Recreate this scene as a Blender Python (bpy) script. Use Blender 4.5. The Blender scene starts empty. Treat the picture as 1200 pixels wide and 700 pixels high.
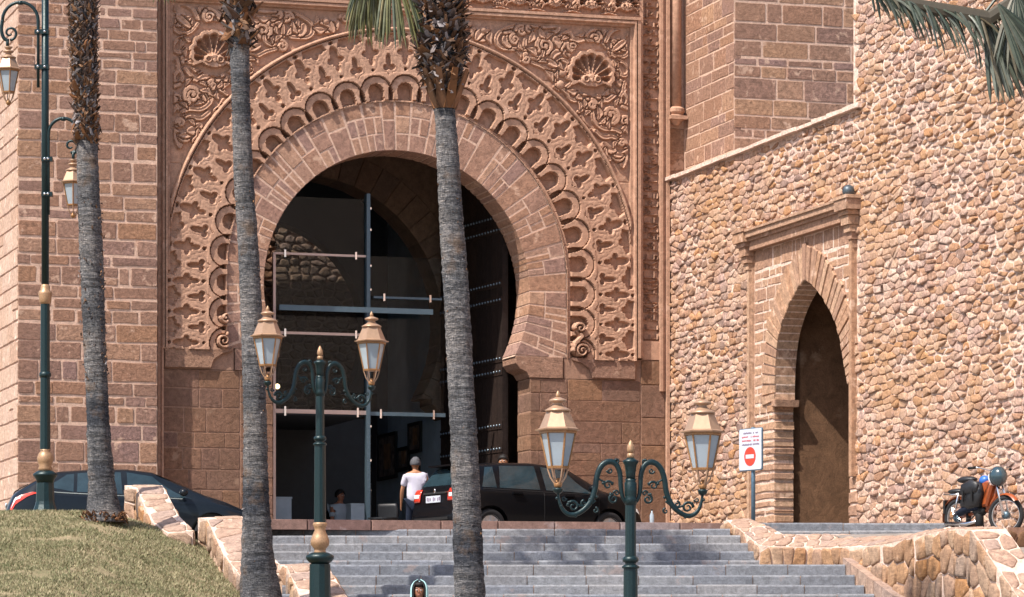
import bpy, bmesh, math, random
import numpy as np
from mathutils import Vector, Matrix, noise
random.seed(7); RNG = np.random.default_rng(7)
PI = math.pi; R = math.radians
sc = bpy.context.scene; COL = sc.collection

# ------------------------------------------------------------------ camera, sky, sun
F = 4200.0; HZ = 790.0; EYE = 1.6          # focal length in photo pixels, horizon row, eye height
cam_d = bpy.data.cameras.new('camera'); cam = bpy.data.objects.new('camera', cam_d); COL.objects.link(cam)
cam.location = (0, 0, EYE); cam.rotation_euler = (R(90), 0, 0)
cam_d.sensor_width = 36; cam_d.lens = F/1200*36; cam_d.shift_y = (HZ-350)/1200
cam_d.clip_start = 0.5; cam_d.clip_end = 2000
sc.camera = cam
SUN_EL = R(55); SUN_BACK = R(-43)          # sun high on the left, only grazing the face of the gate
sd = Vector((-math.cos(SUN_EL)*math.cos(SUN_BACK), math.cos(SUN_EL)*math.sin(SUN_BACK), math.sin(SUN_EL)))
w = bpy.data.worlds.new('World'); sc.world = w; w.use_nodes = True
nt = w.node_tree; bg = nt.nodes['Background']
sky = nt.nodes.new('ShaderNodeTexSky'); sky.sky_type = 'NISHITA'; sky.sun_disc = False
sky.sun_elevation = SUN_EL; sky.sun_rotation = math.atan2(sd.x, sd.y); sky.dust_density = 2.0
nt.links.new(sky.outputs[0], bg.inputs[0]); bg.inputs[1].default_value = 0.098
sl = bpy.data.lights.new('sun', 'SUN'); sl.energy = 3.4; sl.angle = R(0.5); sl.color = (1, 0.93, 0.83)
so = bpy.data.objects.new('sun', sl); COL.objects.link(so); so.rotation_euler = sd.to_track_quat('Z', 'Y').to_euler()
sc.view_settings.view_transform = 'Standard'; sc.view_settings.look = 'None'
sc.view_settings.exposure = 1.17; sc.view_settings.gamma = 1.0

# ------------------------------------------------------------------ frames of reference
ANG = R(17.3)
GO = Vector(((470-600)/F*67, 67, 0))                     # a point of the gate's face
GU = Vector((math.cos(ANG), math.sin(ANG), 0)); GN = Vector((-math.sin(ANG), math.cos(ANG), 0))
def pt(px, py, d): return Vector(((px-600)/F*d, d, EYE+(HZ-py)/F*d))
def fac(px, py, dep=0.0):                               # picture ray -> (x, z) on a plane parallel to the gate
    o = GO+GN*dep; r = (px-600)/F
    s = (r*o.y-o.x)/(GU.x-r*GU.y); Y = o.y+s*GU.y
    return s, EYE+(HZ-py)/F*Y
def fx(px, dep=0.0): return fac(px, 400, dep)[0]
SJ = fx(785); WJ = GO+GU*SJ; WD = -GN                    # rubble wall starts here and runs towards the viewer
def wal(px, py):
    r = (px-600)/F; t = (r*WJ.y-WJ.x)/(WD.x-r*WD.y); Y = WJ.y+t*WD.y
    return t, EYE+(HZ-py)/F*Y
ZP = 3.92                                                # the platform in front of the gate

# ------------------------------------------------------------------ helpers
def tag(o, label=None, cat=None, group=None, kind=None):
    if label: o['label'] = label
    if cat: o['category'] = cat
    if group: o['group'] = group
    if kind: o['kind'] = kind
    return o
def empty(name, loc=(0, 0, 0), rz=0, label=None, cat=None, group=None, kind=None):
    o = bpy.data.objects.new(name, None); COL.objects.link(o); o.location = loc; o.rotation_euler = (0, 0, rz)
    return tag(o, label, cat, group, kind)
def mesh_obj(name, verts, faces, mat, parent=None, smooth=False):
    me = bpy.data.meshes.new(name); me.from_pydata([tuple(v) for v in verts], [], faces)
    if mat: me.materials.append(mat)
    if smooth: me.polygons.foreach_set('use_smooth', [True]*len(me.polygons))
    o = bpy.data.objects.new(name, me); COL.objects.link(o); o.parent = parent
    return o
def copy_tree(o, parent=None):
    c = o.copy(); COL.objects.link(c); c.parent = parent
    for ch in list(o.children): copy_tree(ch, c)
    return c
class MB:
    def __init__(s): s.v = []; s.f = []
    def add(s, vs, fs):
        n = len(s.v); s.v += [tuple(p) for p in vs]; s.f += [tuple(i+n for i in f) for f in fs]; return s
    def box(s, x0, x1, y0, y1, z0, z1, M=None):
        vs = [(x, y, z) for z in (z0, z1) for y in (y0, y1) for x in (x0, x1)]
        if M: vs = [M @ Vector(p) for p in vs]
        return s.add(vs, [(0,2,3,1),(4,5,7,6),(0,1,5,4),(2,6,7,3),(0,4,6,2),(1,3,7,5)])
    def prism(s, poly, y0, y1, bev=0.0):
        """poly: (x,z) anticlockwise seen from -y; front at y0, back at y1; bevel on the front edge"""
        n = len(poly); cx = sum(p[0] for p in poly)/n; cz = sum(p[1] for p in poly)/n
        vs = [(x, y1, z) for x, z in poly]
        if bev:
            vs += [(x, y0+bev, z) for x, z in poly]
            for x, z in poly:
                dx, dz = cx-x, cz-z; l = math.hypot(dx, dz) or 1
                vs.append((x+dx/l*bev*1.3, y0, z+dz/l*bev*1.3))
            k = 2
        else:
            vs += [(x, y0, z) for x, z in poly]; k = 1
        fs = []
        for j in range(k):
            for i in range(n):
                a = j*n+i; b = j*n+(i+1) % n
                fs.append((a, a+n, b+n, b)[::-1])
        fs.append(tuple(range(k*n, k*n+n))); fs.append(tuple(range(n))[::-1])
        return s.add(vs, fs)
    def tube(s, path, rad, n=8, cap=True, ell=1.0):
        P = [Vector(p) for p in path]; m = len(P)
        if not hasattr(rad, '__len__'): rad = [rad]*m
        up = None; vs = []; fs = []
        for i in range(m):
            t = (P[min(i+1, m-1)]-P[max(i-1, 0)])
            if t.length < 1e-9: t = Vector((0, 0, 1))
            t.normalize()
            if up is None: up = Vector((0, 1, 0)) if abs(t.y) < .9 else Vector((1, 0, 0))
            a = (up-t*up.dot(t)).normalized(); b = t.cross(a); up = a
            for k in range(n):
                q = 2*PI*k/n
                vs.append(P[i]+a*(math.cos(q)*rad[i]*ell)+b*(math.sin(q)*rad[i]))
        for i in range(m-1):
            for k in range(n):
                fs.append((i*n+k, i*n+(k+1) % n, (i+1)*n+(k+1) % n, (i+1)*n+k))
        if cap: fs += [tuple(range(n))[::-1], tuple(range((m-1)*n, m*n))]
        return s.add(vs, fs)
    def lathe(s, prof, n=16, c=(0, 0, 0), rot=0.0):
        vs = []; fs = []; m = len(prof)
        for r, z in prof:
            for k in range(n):
                q = 2*PI*k/n+rot; vs.append((c[0]+r*math.cos(q), c[1]+r*math.sin(q), c[2]+z))
        for i in range(m-1):
            for k in range(n):
                fs.append((i*n+k, i*n+(k+1) % n, (i+1)*n+(k+1) % n, (i+1)*n+k))
        fs += [tuple(range(n))[::-1], tuple(range((m-1)*n, m*n))]
        return s.add(vs, fs)
    def ball(s, c, r, n=12, sc_=(1, 1, 1)):
        m = n//2+1; vs = []; fs = []
        for i in range(m+1):
            a = PI*i/m
            for k in range(n):
                q = 2*PI*k/n
                vs.append((c[0]+r*sc_[0]*math.sin(a)*math.cos(q), c[1]+r*sc_[1]*math.sin(a)*math.sin(q), c[2]-r*sc_[2]*math.cos(a)))
        for i in range(m):
            for k in range(n): fs.append((i*n+k, i*n+(k+1) % n, (i+1)*n+(k+1) % n, (i+1)*n+k))
        return s.add(vs, fs)
    def build(s, name, mat, parent=None, smooth=False): return mesh_obj(name, s.v, s.f, mat, parent, smooth)

# ------------------------------------------------------------------ materials
MATS = {}
def nodes(name):
    m = bpy.data.materials.new(name); m.use_nodes = True; n = m.node_tree
    return m, n, n.nodes['Principled BSDF']
def lnk(n, a, b): n.links.new(a, b)
def ramp(n, cols, pos=None):
    r = n.nodes.new('ShaderNodeValToRGB'); e = r.color_ramp.elements
    while len(e) < len(cols): e.new(0.5)
    for i, c in enumerate(cols):
        e[i].position = pos[i] if pos else i/(len(cols)-1) if len(cols) > 1 else 0
        e[i].color = (*c, 1)
    return r
def noise_n(n, vec, scale, det=6, rough=.6, dist=0.0):
    t = n.nodes.new('ShaderNodeTexNoise'); t.inputs['Scale'].default_value = scale; t.inputs['Detail'].default_value = det
    t.inputs['Roughness'].default_value = rough; t.inputs['Distortion'].default_value = dist
    lnk(n, vec, t.inputs['Vector']); return t
def mixc(n, fac_, a, b, mode='MIX'):
    m = n.nodes.new('ShaderNodeMix'); m.data_type = 'RGBA'; m.blend_type = mode; m.clamp_factor = True
    if hasattr(fac_, 'is_linked'): lnk(n, fac_, m.inputs[0])
    else: m.inputs[0].default_value = fac_
    for s_, i in ((a, 6), (b, 7)):
        if hasattr(s_, 'is_linked'): lnk(n, s_, m.inputs[i])
        else: m.inputs[i].default_value = (*s_, 1)
    return m.outputs[2]
def math_n(n, op, a, b=None, clamp=False):
    m = n.nodes.new('ShaderNodeMath'); m.operation = op; m.use_clamp = clamp
    for s_, i in ((a, 0), (b, 1)):
        if s_ is None: continue
        if hasattr(s_, 'is_linked'): lnk(n, s_, m.inputs[i])
        else: m.inputs[i].default_value = s_
    return m.outputs[0]
def rnd(n):
    """a random number per piece: object random and island random added, wrapped"""
    oi = n.nodes.new('ShaderNodeObjectInfo'); g = n.nodes.new('ShaderNodeNewGeometry')
    return math_n(n, 'FRACT', math_n(n, 'ADD', oi.outputs['Random'], g.outputs['Random Per Island']))
def stone_mat(name, cols, patch=None, patch_amt=.5, spot=(.05, .03, .02), rough=.9, bump=.5, scale=14, grain=90, streak=0.0, var=.35, stain=None):
    m, n, b = nodes(name)
    tc = n.nodes.new('ShaderNodeTexCoord'); v = tc.outputs['Object']
    c = ramp(n, cols); c.color_ramp.interpolation = 'LINEAR'; lnk(n, rnd(n), c.inputs[0]); col = c.outputs[0]
    big = noise_n(n, v, scale*.25, 5, .65); fine = noise_n(n, v, grain, 4, .75); mid = noise_n(n, v, scale, 7, .72, .4)
    if streak:
        mp = n.nodes.new('ShaderNodeMapping'); mp.inputs['Scale'].default_value = (1, 1, 9); lnk(n, v, mp.inputs[0])
        st = noise_n(n, mp.outputs[0], 3.5, 5, .6, 1.5)
        r = ramp(n, [(.55,)*3, (1.25,)*3], [.35, .65]); lnk(n, st.outputs[0], r.inputs[0])
        col = mixc(n, streak, col, r.outputs[0], 'MULTIPLY')
    r = ramp(n, [(1-var,)*3, (1+var*.6,)*3], [.3, .7]); lnk(n, mid.outputs[0], r.inputs[0])
    col = mixc(n, 1.0, col, r.outputs[0], 'MULTIPLY')
    r = ramp(n, [(.72,)*3, (1.18,)*3], [.3, .7]); lnk(n, fine.outputs[0], r.inputs[0])
    col = mixc(n, .8, col, r.outputs[0], 'MULTIPLY')
    if patch:
        r = ramp(n, [(0,)*3, (1,)*3], [.60, .66]); lnk(n, big.outputs[0], r.inputs[0])
        col = mixc(n, math_n(n, 'MULTIPLY', r.outputs[0], patch_amt), col, patch)
    if stain:
        sn = noise_n(n, v, .55, 4, .55); r = ramp(n, [(0,)*3, (1,)*3], [.45, .62]); lnk(n, sn.outputs[0], r.inputs[0])
        col = mixc(n, math_n(n, 'MULTIPLY', r.outputs[0], .55), col, stain, 'MIX')
    vo = n.nodes.new('ShaderNodeTexVoronoi'); vo.inputs['Scale'].default_value = 26; lnk(n, v, vo.inputs['Vector'])
    r = ramp(n, [(1,)*3, (0,)*3], [.10, .16]); lnk(n, vo.outputs['Distance'], r.inputs[0])
    col = mixc(n, math_n(n, 'MULTIPLY', r.outputs[0], .45), col, spot)
    lnk(n, col, b.inputs['Base Color']); b.inputs['Roughness'].default_value = rough
    b.inputs['Specular IOR Level'].default_value = .25
    bp = n.nodes.new('ShaderNodeBump'); bp.inputs['Strength'].default_value = bump; bp.inputs['Distance'].default_value = .03
    h = math_n(n, 'ADD', mid.outputs[0], math_n(n, 'MULTIPLY', fine.outputs[0], .5))
    lnk(n, h, bp.inputs['Height']); lnk(n, bp.outputs[0], b.inputs['Normal'])
    MATS[name] = m; return m
def plain(name, col, rough=.6, metal=0.0, spec=.5, var=.15, scale=30, bump=0.0, coat=0.0, trans=0.0, emit=None):
    m, n, b = nodes(name); tc = n.nodes.new('ShaderNodeTexCoord')
    t = noise_n(n, tc.outputs['Object'], scale, 5, .6)
    r = ramp(n, [tuple(c*(1-var) for c in col), tuple(min(1, c*(1+var)) for c in col)], [.3, .7]); lnk(n, t.outputs[0], r.inputs[0])
    lnk(n, r.outputs[0], b.inputs['Base Color'])
    b.inputs['Roughness'].default_value = rough; b.inputs['Metallic'].default_value = metal
    b.inputs['Specular IOR Level'].default_value = spec; b.inputs['Coat Weight'].default_value = coat
    b.inputs['Transmission Weight'].default_value = trans
    if emit: b.inputs['Emission Color'].default_value = (*emit[0], 1); b.inputs['Emission Strength'].default_value = emit[1]
    if bump:
        bp = n.nodes.new('ShaderNodeBump'); bp.inputs['Strength'].default_value = bump; bp.inputs['Distance'].default_value = .01
        lnk(n, t.outputs[0], bp.inputs['Height']); lnk(n, bp.outputs[0], b.inputs['Normal'])
    MATS[name] = m; return m
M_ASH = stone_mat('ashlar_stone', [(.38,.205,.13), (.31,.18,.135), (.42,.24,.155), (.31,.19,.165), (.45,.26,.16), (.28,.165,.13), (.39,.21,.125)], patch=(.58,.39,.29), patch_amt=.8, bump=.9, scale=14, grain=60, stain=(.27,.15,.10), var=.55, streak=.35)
M_ASHL = stone_mat('sunlit_ashlar_stone', [(.58,.40,.30), (.52,.35,.27), (.62,.44,.34), (.50,.32,.23)], patch=(.74,.56,.45), patch_amt=.8, bump=.8, scale=14, grain=60, var=.45)  # paler copy of the ashlar; sunlight on the tower flank put into its colour
M_ASHD = stone_mat('ashlar_stain_and_shade', [(.255,.13,.078), (.21,.118,.088), (.28,.15,.088), (.22,.128,.10), (.30,.16,.092)], patch=(.40,.26,.18), patch_amt=.5, bump=.8, scale=11, grain=60, stain=(.14,.08,.05), var=.5)  # browner stained stone, with shade on the lower facade put into the colour
M_MORT = stone_mat('pink_mortar', [(.62,.42,.32), (.62,.42,.32)], patch=(.44,.25,.17), patch_amt=.7, bump=.5, scale=10, grain=50, var=.3)
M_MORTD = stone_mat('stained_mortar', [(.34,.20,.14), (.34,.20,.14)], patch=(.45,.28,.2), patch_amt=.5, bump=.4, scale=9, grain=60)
M_CARV = stone_mat('carved_stone', [(.48,.285,.195), (.48,.285,.195)], patch=(.58,.38,.28), patch_amt=.7, bump=.22, scale=10, grain=55, var=.42, stain=(.40,.225,.15))
M_VOUS = stone_mat('voussoir_stone', [(.38,.21,.14), (.44,.26,.18), (.33,.19,.145), (.41,.225,.14), (.33,.20,.165), (.48,.285,.19)], patch=(.56,.37,.27), patch_amt=.7, bump=.7, scale=11, grain=60, var=.45)
M_RUB = stone_mat('rubble_stone', [(.48,.27,.175), (.60,.38,.275), (.42,.26,.21), (.65,.44,.335), (.54,.28,.14), (.30,.20,.17), (.67,.45,.33), (.50,.33,.28), (.70,.51,.41), (.40,.21,.13)], patch=(.76,.57,.475), patch_amt=.8, bump=1.0, scale=17, grain=30, var=.6, stain=(.46,.26,.13))
M_RMORT = stone_mat('lime_mortar', [(.78,.585,.485), (.78,.585,.485)], patch=(.56,.37,.27), patch_amt=.6, bump=1.0, scale=12, grain=34, var=.4)
M_PARA = stone_mat('parapet_stone', [(.42,.25,.15), (.38,.24,.17), (.46,.31,.21), (.42,.21,.09), (.34,.25,.20), (.48,.31,.20)], patch=(.54,.38,.28), patch_amt=.6, bump=.9, scale=11, grain=44, streak=.5, var=.45)
M_COPE = stone_mat('coping_stone', [(.38,.25,.19), (.43,.29,.22), (.36,.26,.22), (.45,.31,.23)], patch=(.52,.38,.29), patch_amt=.6, bump=.8, scale=11, grain=44, var=.45)
M_BRICK = stone_mat('door_brick', [(.47,.28,.185), (.39,.23,.16), (.53,.34,.23), (.44,.25,.155)], patch=(.66,.47,.36), patch_amt=.6, bump=.8, scale=12, grain=60, var=.5)
M_PLAST = stone_mat('shaded_brown_stone', [(.17,.092,.052), (.17,.092,.052)], patch=(.34,.23,.16), patch_amt=.6, bump=.6, scale=4, grain=40, var=.45)
M_GRAN = stone_mat('grey_granite', [(.20,.212,.245), (.25,.258,.28), (.18,.192,.22), (.27,.27,.285), (.22,.222,.24)], patch=(.27,.20,.18), patch_amt=.5, spot=(.09,.08,.08), bump=.6, scale=12, grain=50, var=.4)
M_GRANR = stone_mat('red_brown_granite', [(.22,.13,.11), (.27,.17,.14), (.17,.10,.09), (.29,.24,.24)], patch=(.33,.29,.3), patch_amt=.4, bump=.3, scale=10, grain=60)
M_PAVE = stone_mat('paving', [(.24,.21,.19), (.24,.21,.19)], bump=.3, scale=6, grain=40)
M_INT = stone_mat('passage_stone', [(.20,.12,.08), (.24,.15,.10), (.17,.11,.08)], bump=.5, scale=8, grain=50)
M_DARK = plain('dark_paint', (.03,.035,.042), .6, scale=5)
M_GREYW = plain('grey_plaster', (.34,.41,.47), .9, scale=2, bump=.2)
M_GREEN = plain('dark_green_iron', (.006,.022,.025), .38, .3, .5, .4, 60, .25)
M_GOLD = plain('gold_paint', (.36,.215,.12), .45, .3, .5, .25, 60, .2)
M_COPP = plain('copper_roof', (.38,.24,.155), .42, .35, .5, .12, 12, .05)
M_BRONZ = plain('bronze_frame', (.30,.15,.06), .45, .4, .5, .25, 60, .1)
M_BALL = plain('iron_ball', (.07,.09,.11), .45, .4, .5, .4, 30, .2)
M_FROST = plain('frosted_pane', (.45,.52,.58), .18, 0, .6, .06, 6, 0, 0, .35)
M_BLACK = plain('black_car_paint', (.004,.0045,.006), .30, 0, .14, .1, 20, 0, .12)
M_NAVY = plain('dark_blue_car_paint', (.006,.009,.013), .28, .0, .2, .1, 20, 0, .3)
M_CGLS = plain('car_glass', (.018,.035,.045), .08, 0, .5, .3, 3, 0, .3)
M_TYRE = plain('tyre_rubber', (.018,.018,.02), .85, 0, .3, .2, 60, .1)
M_RIM = plain('alloy', (.55,.56,.58), .35, .7, .5, .1, 20)
M_CHROM = plain('chrome', (.7,.7,.72), .15, 1.0, .5, .05, 20)
M_RED = plain('red_lamp_plastic', (.62,.04,.02), .2, 0, .5, .1, 20, 0, .6)
M_CLEAR = plain('clear_lamp_plastic', (.75,.75,.75), .15, 0, .5, .05, 20, 0, .6)
M_TRIM = plain('black_trim', (.012,.012,.013), .7, 0, .3, .2, 40)
M_WHITE = plain('white_paint', (.74,.74,.76), .5, 0, .4, .04, 10)
M_SIGN = plain('sign_white', (.48,.51,.58), .45, 0, .4, .05, 5)
M_SRED = plain('sign_red', (.55,.05,.03), .5, 0, .4, .1, 10)
M_STXT = plain('sign_ink', (.20,.15,.22), .6, 0, .4, .1, 10)
M_STXR = plain('sign_red_ink', (.45,.10,.12), .6, 0, .4, .1, 10)
M_POST = plain('blue_grey_post', (.10,.17,.24), .45, .4, .4, .2, 20)
M_SKIN = plain('skin', (.36,.17,.09), .55, 0, .4, .08, 20)
M_SKIN2 = plain('dark_skin', (.28,.12,.07), .55, 0, .4, .08, 20)
M_SHIRT = plain('white_shirt_cloth', (.50,.48,.57), .85, 0, .2, .08, 14, .5)
M_NAVYC = plain('dark_cloth', (.012,.018,.035), .9, 0, .2, .2, 20, .3)
M_GHAIR = plain('grey_hair', (.08,.08,.09), .7, 0, .3, .5, 120, .6)
M_BHAIR = plain('black_hair', (.010,.008,.008), .6, 0, .3, .3, 120, .5)
M_AQUA = plain('pale_aqua_scarf', (.36,.58,.60), .85, 0, .2, .06, 12, .3)
M_WOOD = stone_mat('dark_door_wood', [(.030,.018,.014), (.022,.014,.012), (.036,.020,.014)], bump=.3, scale=9, grain=60, streak=.6, spot=(.01,.01,.01), rough=.6)
M_STUD = plain('iron_stud', (.14,.17,.20), .35, .8, .5, .2, 30)
M_ALU = plain('pinkish_aluminium', (.62,.46,.40), .4, .3, .5, .05, 10)
M_STEEL = plain('blue_grey_steel', (.09,.135,.17), .4, .5, .5, .1, 10)
M_SEAT = plain('black_leather', (.012,.013,.016), .45, 0, .5, .3, 50, .4)
M_ORNG = plain('orange_paint', (.28,.062,.016), .35, 0, .5, .1, 10, 0, .5)
M_BLUE = plain('blue_plastic', (.03,.13,.45), .4, 0, .5, .1, 10)
M_PAPER = plain('painting_canvas', (.16,.12,.10), .8, 0, .3, .9, 6)
M_LAWN = None
def glass_mat():
    m, n, b = nodes('shop_glass'); n.nodes.remove(b); out = n.nodes['Material Output']
    t = n.nodes.new('ShaderNodeBsdfTransparent'); t.inputs[0].default_value = (.72, .80, .84, 1)
    g = n.nodes.new('ShaderNodeBsdfGlossy'); g.inputs['Roughness'].default_value = .02
    fr = n.nodes.new('ShaderNodeFresnel'); fr.inputs[0].default_value = 1.5
    mx = n.nodes.new('ShaderNodeMixShader'); lnk(n, math_n(n, 'MULTIPLY', fr.outputs[0], .25), mx.inputs[0]); lnk(n, t.outputs[0], mx.inputs[1]); lnk(n, g.outputs[0], mx.inputs[2])
    lnk(n, mx.outputs[0], out.inputs[0]); return m
M_GLASS = glass_mat()

# ------------------------------------------------------------------ stonework generators
def chaikin(poly, k=1):
    for _ in range(k):
        q = []
        n = len(poly)
        for i in range(n):
            a, b = poly[i], poly[(i+1) % n]
            q.append((a[0]*.87+b[0]*.13, a[1]*.87+b[1]*.13)); q.append((a[0]*.13+b[0]*.87, a[1]*.13+b[1]*.87))
        poly = q
    return poly
def voronoi_cells(W, H, cw, ch, jit=.38, rs=None, merge=0.0):
    """jittered running-bond Voronoi cells over W x H; returns polygons in metres"""
    rs = rs or random
    nr = max(1, round(H/ch)); ch = H/nr
    pts = {}
    for j in range(-1, nr+1):
        nc = max(1, round(W/cw*rs.uniform(.82, 1.2))); w_ = W/nc
        off = rs.random()
        pts[j] = [((i+off+rs.uniform(-jit, jit)*.8)*w_, (j+.5+rs.uniform(-jit, jit)*.7)*ch) for i in range(-2, nc+2)]
    asp = cw/ch
    out = []
    for j in range(nr):
        for p in pts[j]:
            if p[0] < -.2*cw or p[0] > W+.2*cw: continue
            poly = [(max(0, p[0]-cw*1.6), max(0, p[1]-ch*1.6)), (min(W, p[0]+cw*1.6), max(0, p[1]-ch*1.6)), (min(W, p[0]+cw*1.6), min(H, p[1]+ch*1.6)), (max(0, p[0]-cw*1.6), min(H, p[1]+ch*1.6))]
            for jj in (j-1, j, j+1):
                for q in pts.get(jj, []):
                    if q is p or abs(q[0]-p[0]) > cw*2.6: continue
                    mx, my = (p[0]+q[0])/2, (p[1]+q[1])/2
                    nx, ny = (q[0]-p[0])/asp, (q[1]-p[1])*asp          # anisotropic metric
                    new = []; n = len(poly)
                    for i in range(n):
                        a, b = poly[i], poly[(i+1) % n]
                        da = (a[0]-mx)*nx+(a[1]-my)*ny; db = (b[0]-mx)*nx+(b[1]-my)*ny
                        if da <= 0: new.append(a)
                        if (da < 0) != (db < 0) and abs(da-db) > 1e-12:
                            t = da/(da-db); new.append((a[0]+(b[0]-a[0])*t, a[1]+(b[1]-a[1])*t))
                    poly = new
                    if len(poly) < 3: break
                if len(poly) < 3: break
            if len(poly) < 3: continue
            A = sum(poly[i][0]*poly[(i+1) % len(poly)][1]-poly[(i+1) % len(poly)][0]*poly[i][1] for i in range(len(poly)))/2
            if abs(A) < cw*ch*.04: continue
            out.append(poly)
    return out
def stone_shape(poly, gap, dep, rs, rounds=1, mapf=None, base=-.03):
    """a rounded, uneven stone over a polygon; mapf(u, v, h) -> point"""
    n0 = len(poly); cx = sum(p[0] for p in poly)/n0; cy = sum(p[1] for p in poly)/n0
    q = []
    for x, y in poly:
        l = math.hypot(x-cx, y-cy) or 1
        g = gap*rs.uniform(.6, 1.5); q.append((x-(x-cx)/l*g*1.2, y-(y-cy)/l*g*1.2))
    q = chaikin(q, rounds); n = len(q)
    vs = []; fs = []; tx, ty = rs.uniform(-.25, .25), rs.uniform(-.25, .25)
    sz = max(max(abs(x-cx) for x, y in q), .02); szy = max(max(abs(y-cy) for x, y in q), .02)
    q = [(x+rs.uniform(-.07, .07)*.5*(abs(x-cx)+abs(y-cy)), y+rs.uniform(-.07, .07)*.5*(abs(x-cx)+abs(y-cy))) for x, y in q]
    for k, (s_, h_) in enumerate(((1, None), (.985, .40), (.93, .86), (.66, 1.0))):
        for x, y in q:
            X = cx+(x-cx)*s_; Y = cy+(y-cy)*s_
            h = base if h_ is None else dep*(h_*(1+tx*(X-cx)/sz+ty*(Y-cy)/szy)+(rs.uniform(-.22, .22) if k > 1 else rs.uniform(-.15, .15)))
            vs.append(mapf(X, Y, h))
        if k:
            for i in range(n):
                a = (k-1)*n+i; b = (k-1)*n+(i+1) % n
                fs.append((a, b, b+n, a+n))
    vs.append(mapf(cx, cy, dep*rs.uniform(.9, 1.15))); c = len(vs)-1
    for i in range(n): fs.append((3*n+i, 3*n+(i+1) % n, c))
    return vs, fs
def patch_map(A, B, C, D):
    """bilinear patch: A low-left, B low-right, C top-right, D top-left, seen from outside"""
    A, B, C, D = map(Vector, (A, B, C, D))
    nrm = (B-A).cross(D-A).normalized(); W = ((B-A).length+(C-D).length)/2; H = ((D-A).length+(C-B).length)/2
    def f(u, v, h):
        u /= W; v /= H
        return A*(1-u)*(1-v)+B*u*(1-v)+C*u*v+D*(1-u)*v+nrm*h
    return f, W, H
def patch_stones(parent, A, B, C, D, cw, ch, mat, mort, name='stone', gap=.02, dep=.03, rs=None, rounds=1, limit=None, jit=.38):
    rs = rs or random; f, W, H = patch_map(A, B, C, D)
    nu, nv = max(2, int(W/.25)), max(2, int(H/.25))
    vs = [f(W*i/nu, H*j/nv, 0) for j in range(nv+1) for i in range(nu+1)]
    fs = [(j*(nu+1)+i, j*(nu+1)+i+1, (j+1)*(nu+1)+i+1, (j+1)*(nu+1)+i) for j in range(nv) for i in range(nu)]
    mesh_obj('mortar', vs, fs, mort, parent, True)
    cnt = 0; rest = MB()
    for poly in voronoi_cells(W, H, cw, ch, jit, rs):
        v_, f_ = stone_shape(poly, gap, dep*rs.uniform(.7, 1.3), rs, rounds, f)
        if limit is not None and cnt >= limit: rest.add(v_, f_)
        else: mesh_obj(name, v_, f_, mat, parent, True)
        cnt += 1
    if rest.v: tag(rest.build('small_stones', mat, parent, True), kind='stuff')
    return cnt
def ashlar(parent, x0, x1, z0, z1, y0, depth, mat, rs, hs=(.16, .42), ws=(.35, 1.0), gap=.012, bev=.008, name='ashlar_block', wob=.004, skip=None, M=None, tall=.15, rag=False):
    """coursed squared blocks; each one an object of its own"""
    z = z0; n = 0
    while z < z1-.02:
        h = rs.choice([.16, .17, .19, .22, .30, .36, .38, .42]) if hs is None else rs.uniform(*hs)
        if z1-(z+h) < hs[0]*.6 if hs else .1: h = z1-z
        h = min(h, z1-z); x = x0
        while x < x1-.02:
            wd = rs.uniform(*ws)*(0.75+.6*h)
            if rs.random() < tall: wd *= .45
            if x1-(x+wd) < .2: wd = x1-x
            g = gap*rs.uniform(.5, 1.6); yy = y0-rs.uniform(0, wob*1.5)
            a, b, c, d = x+g/2+rs.uniform(-wob, wob), x+wd-g/2-rs.uniform(-wob, wob)*(2.5 if rag else 1), z+g/2+rs.uniform(0, wob), z+h-g/2-rs.uniform(0, wob*1.6)
            if h > .33 and wd > .5 and rs.random() < .2:                     # a course split in two
                m_ = c+(d-c)*rs.uniform(.4, .6); rects = [(a, b, c, m_-g/2), (a, b, m_+g/2, d)]
            else: rects = [(a, b, c, d)]
            for (a_, b_, c_, d_) in rects:
                if skip and skip((a_+b_)/2, (c_+d_)/2): continue
                if b_-a_ < .03 or d_-c_ < .03: continue
                j = lambda: rs.uniform(-wob, wob)
                e_ = min(.022, (d_-c_)*.12); t_ = e_*.35
                poly = [(a_+e_, c_+j()), ((a_+b_)/2+j()*4, c_+j()), (b_-e_, c_+j()), (b_-t_*.3, c_+t_), (b_+j(), c_+e_*1.5), (b_+j(), d_-e_), (b_-t_, d_-t_*.3), (b_-e_, d_+j()), ((a_+b_)/2+j()*4, d_+j()), (a_+e_, d_+j()), (a_+t_*.3, d_-t_), (a_+j(), d_-e_*1.5), (a_+j(), c_+e_), (a_+t_, c_+t_*.3)]
                mb = MB().prism(poly, yy, y0+depth, bev)
                if M: mb.v = [tuple(M @ Vector(p)) for p in mb.v]
                mb.build(name, mat, parent); n += 1
            x += wd
        z += h
    return n

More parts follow.
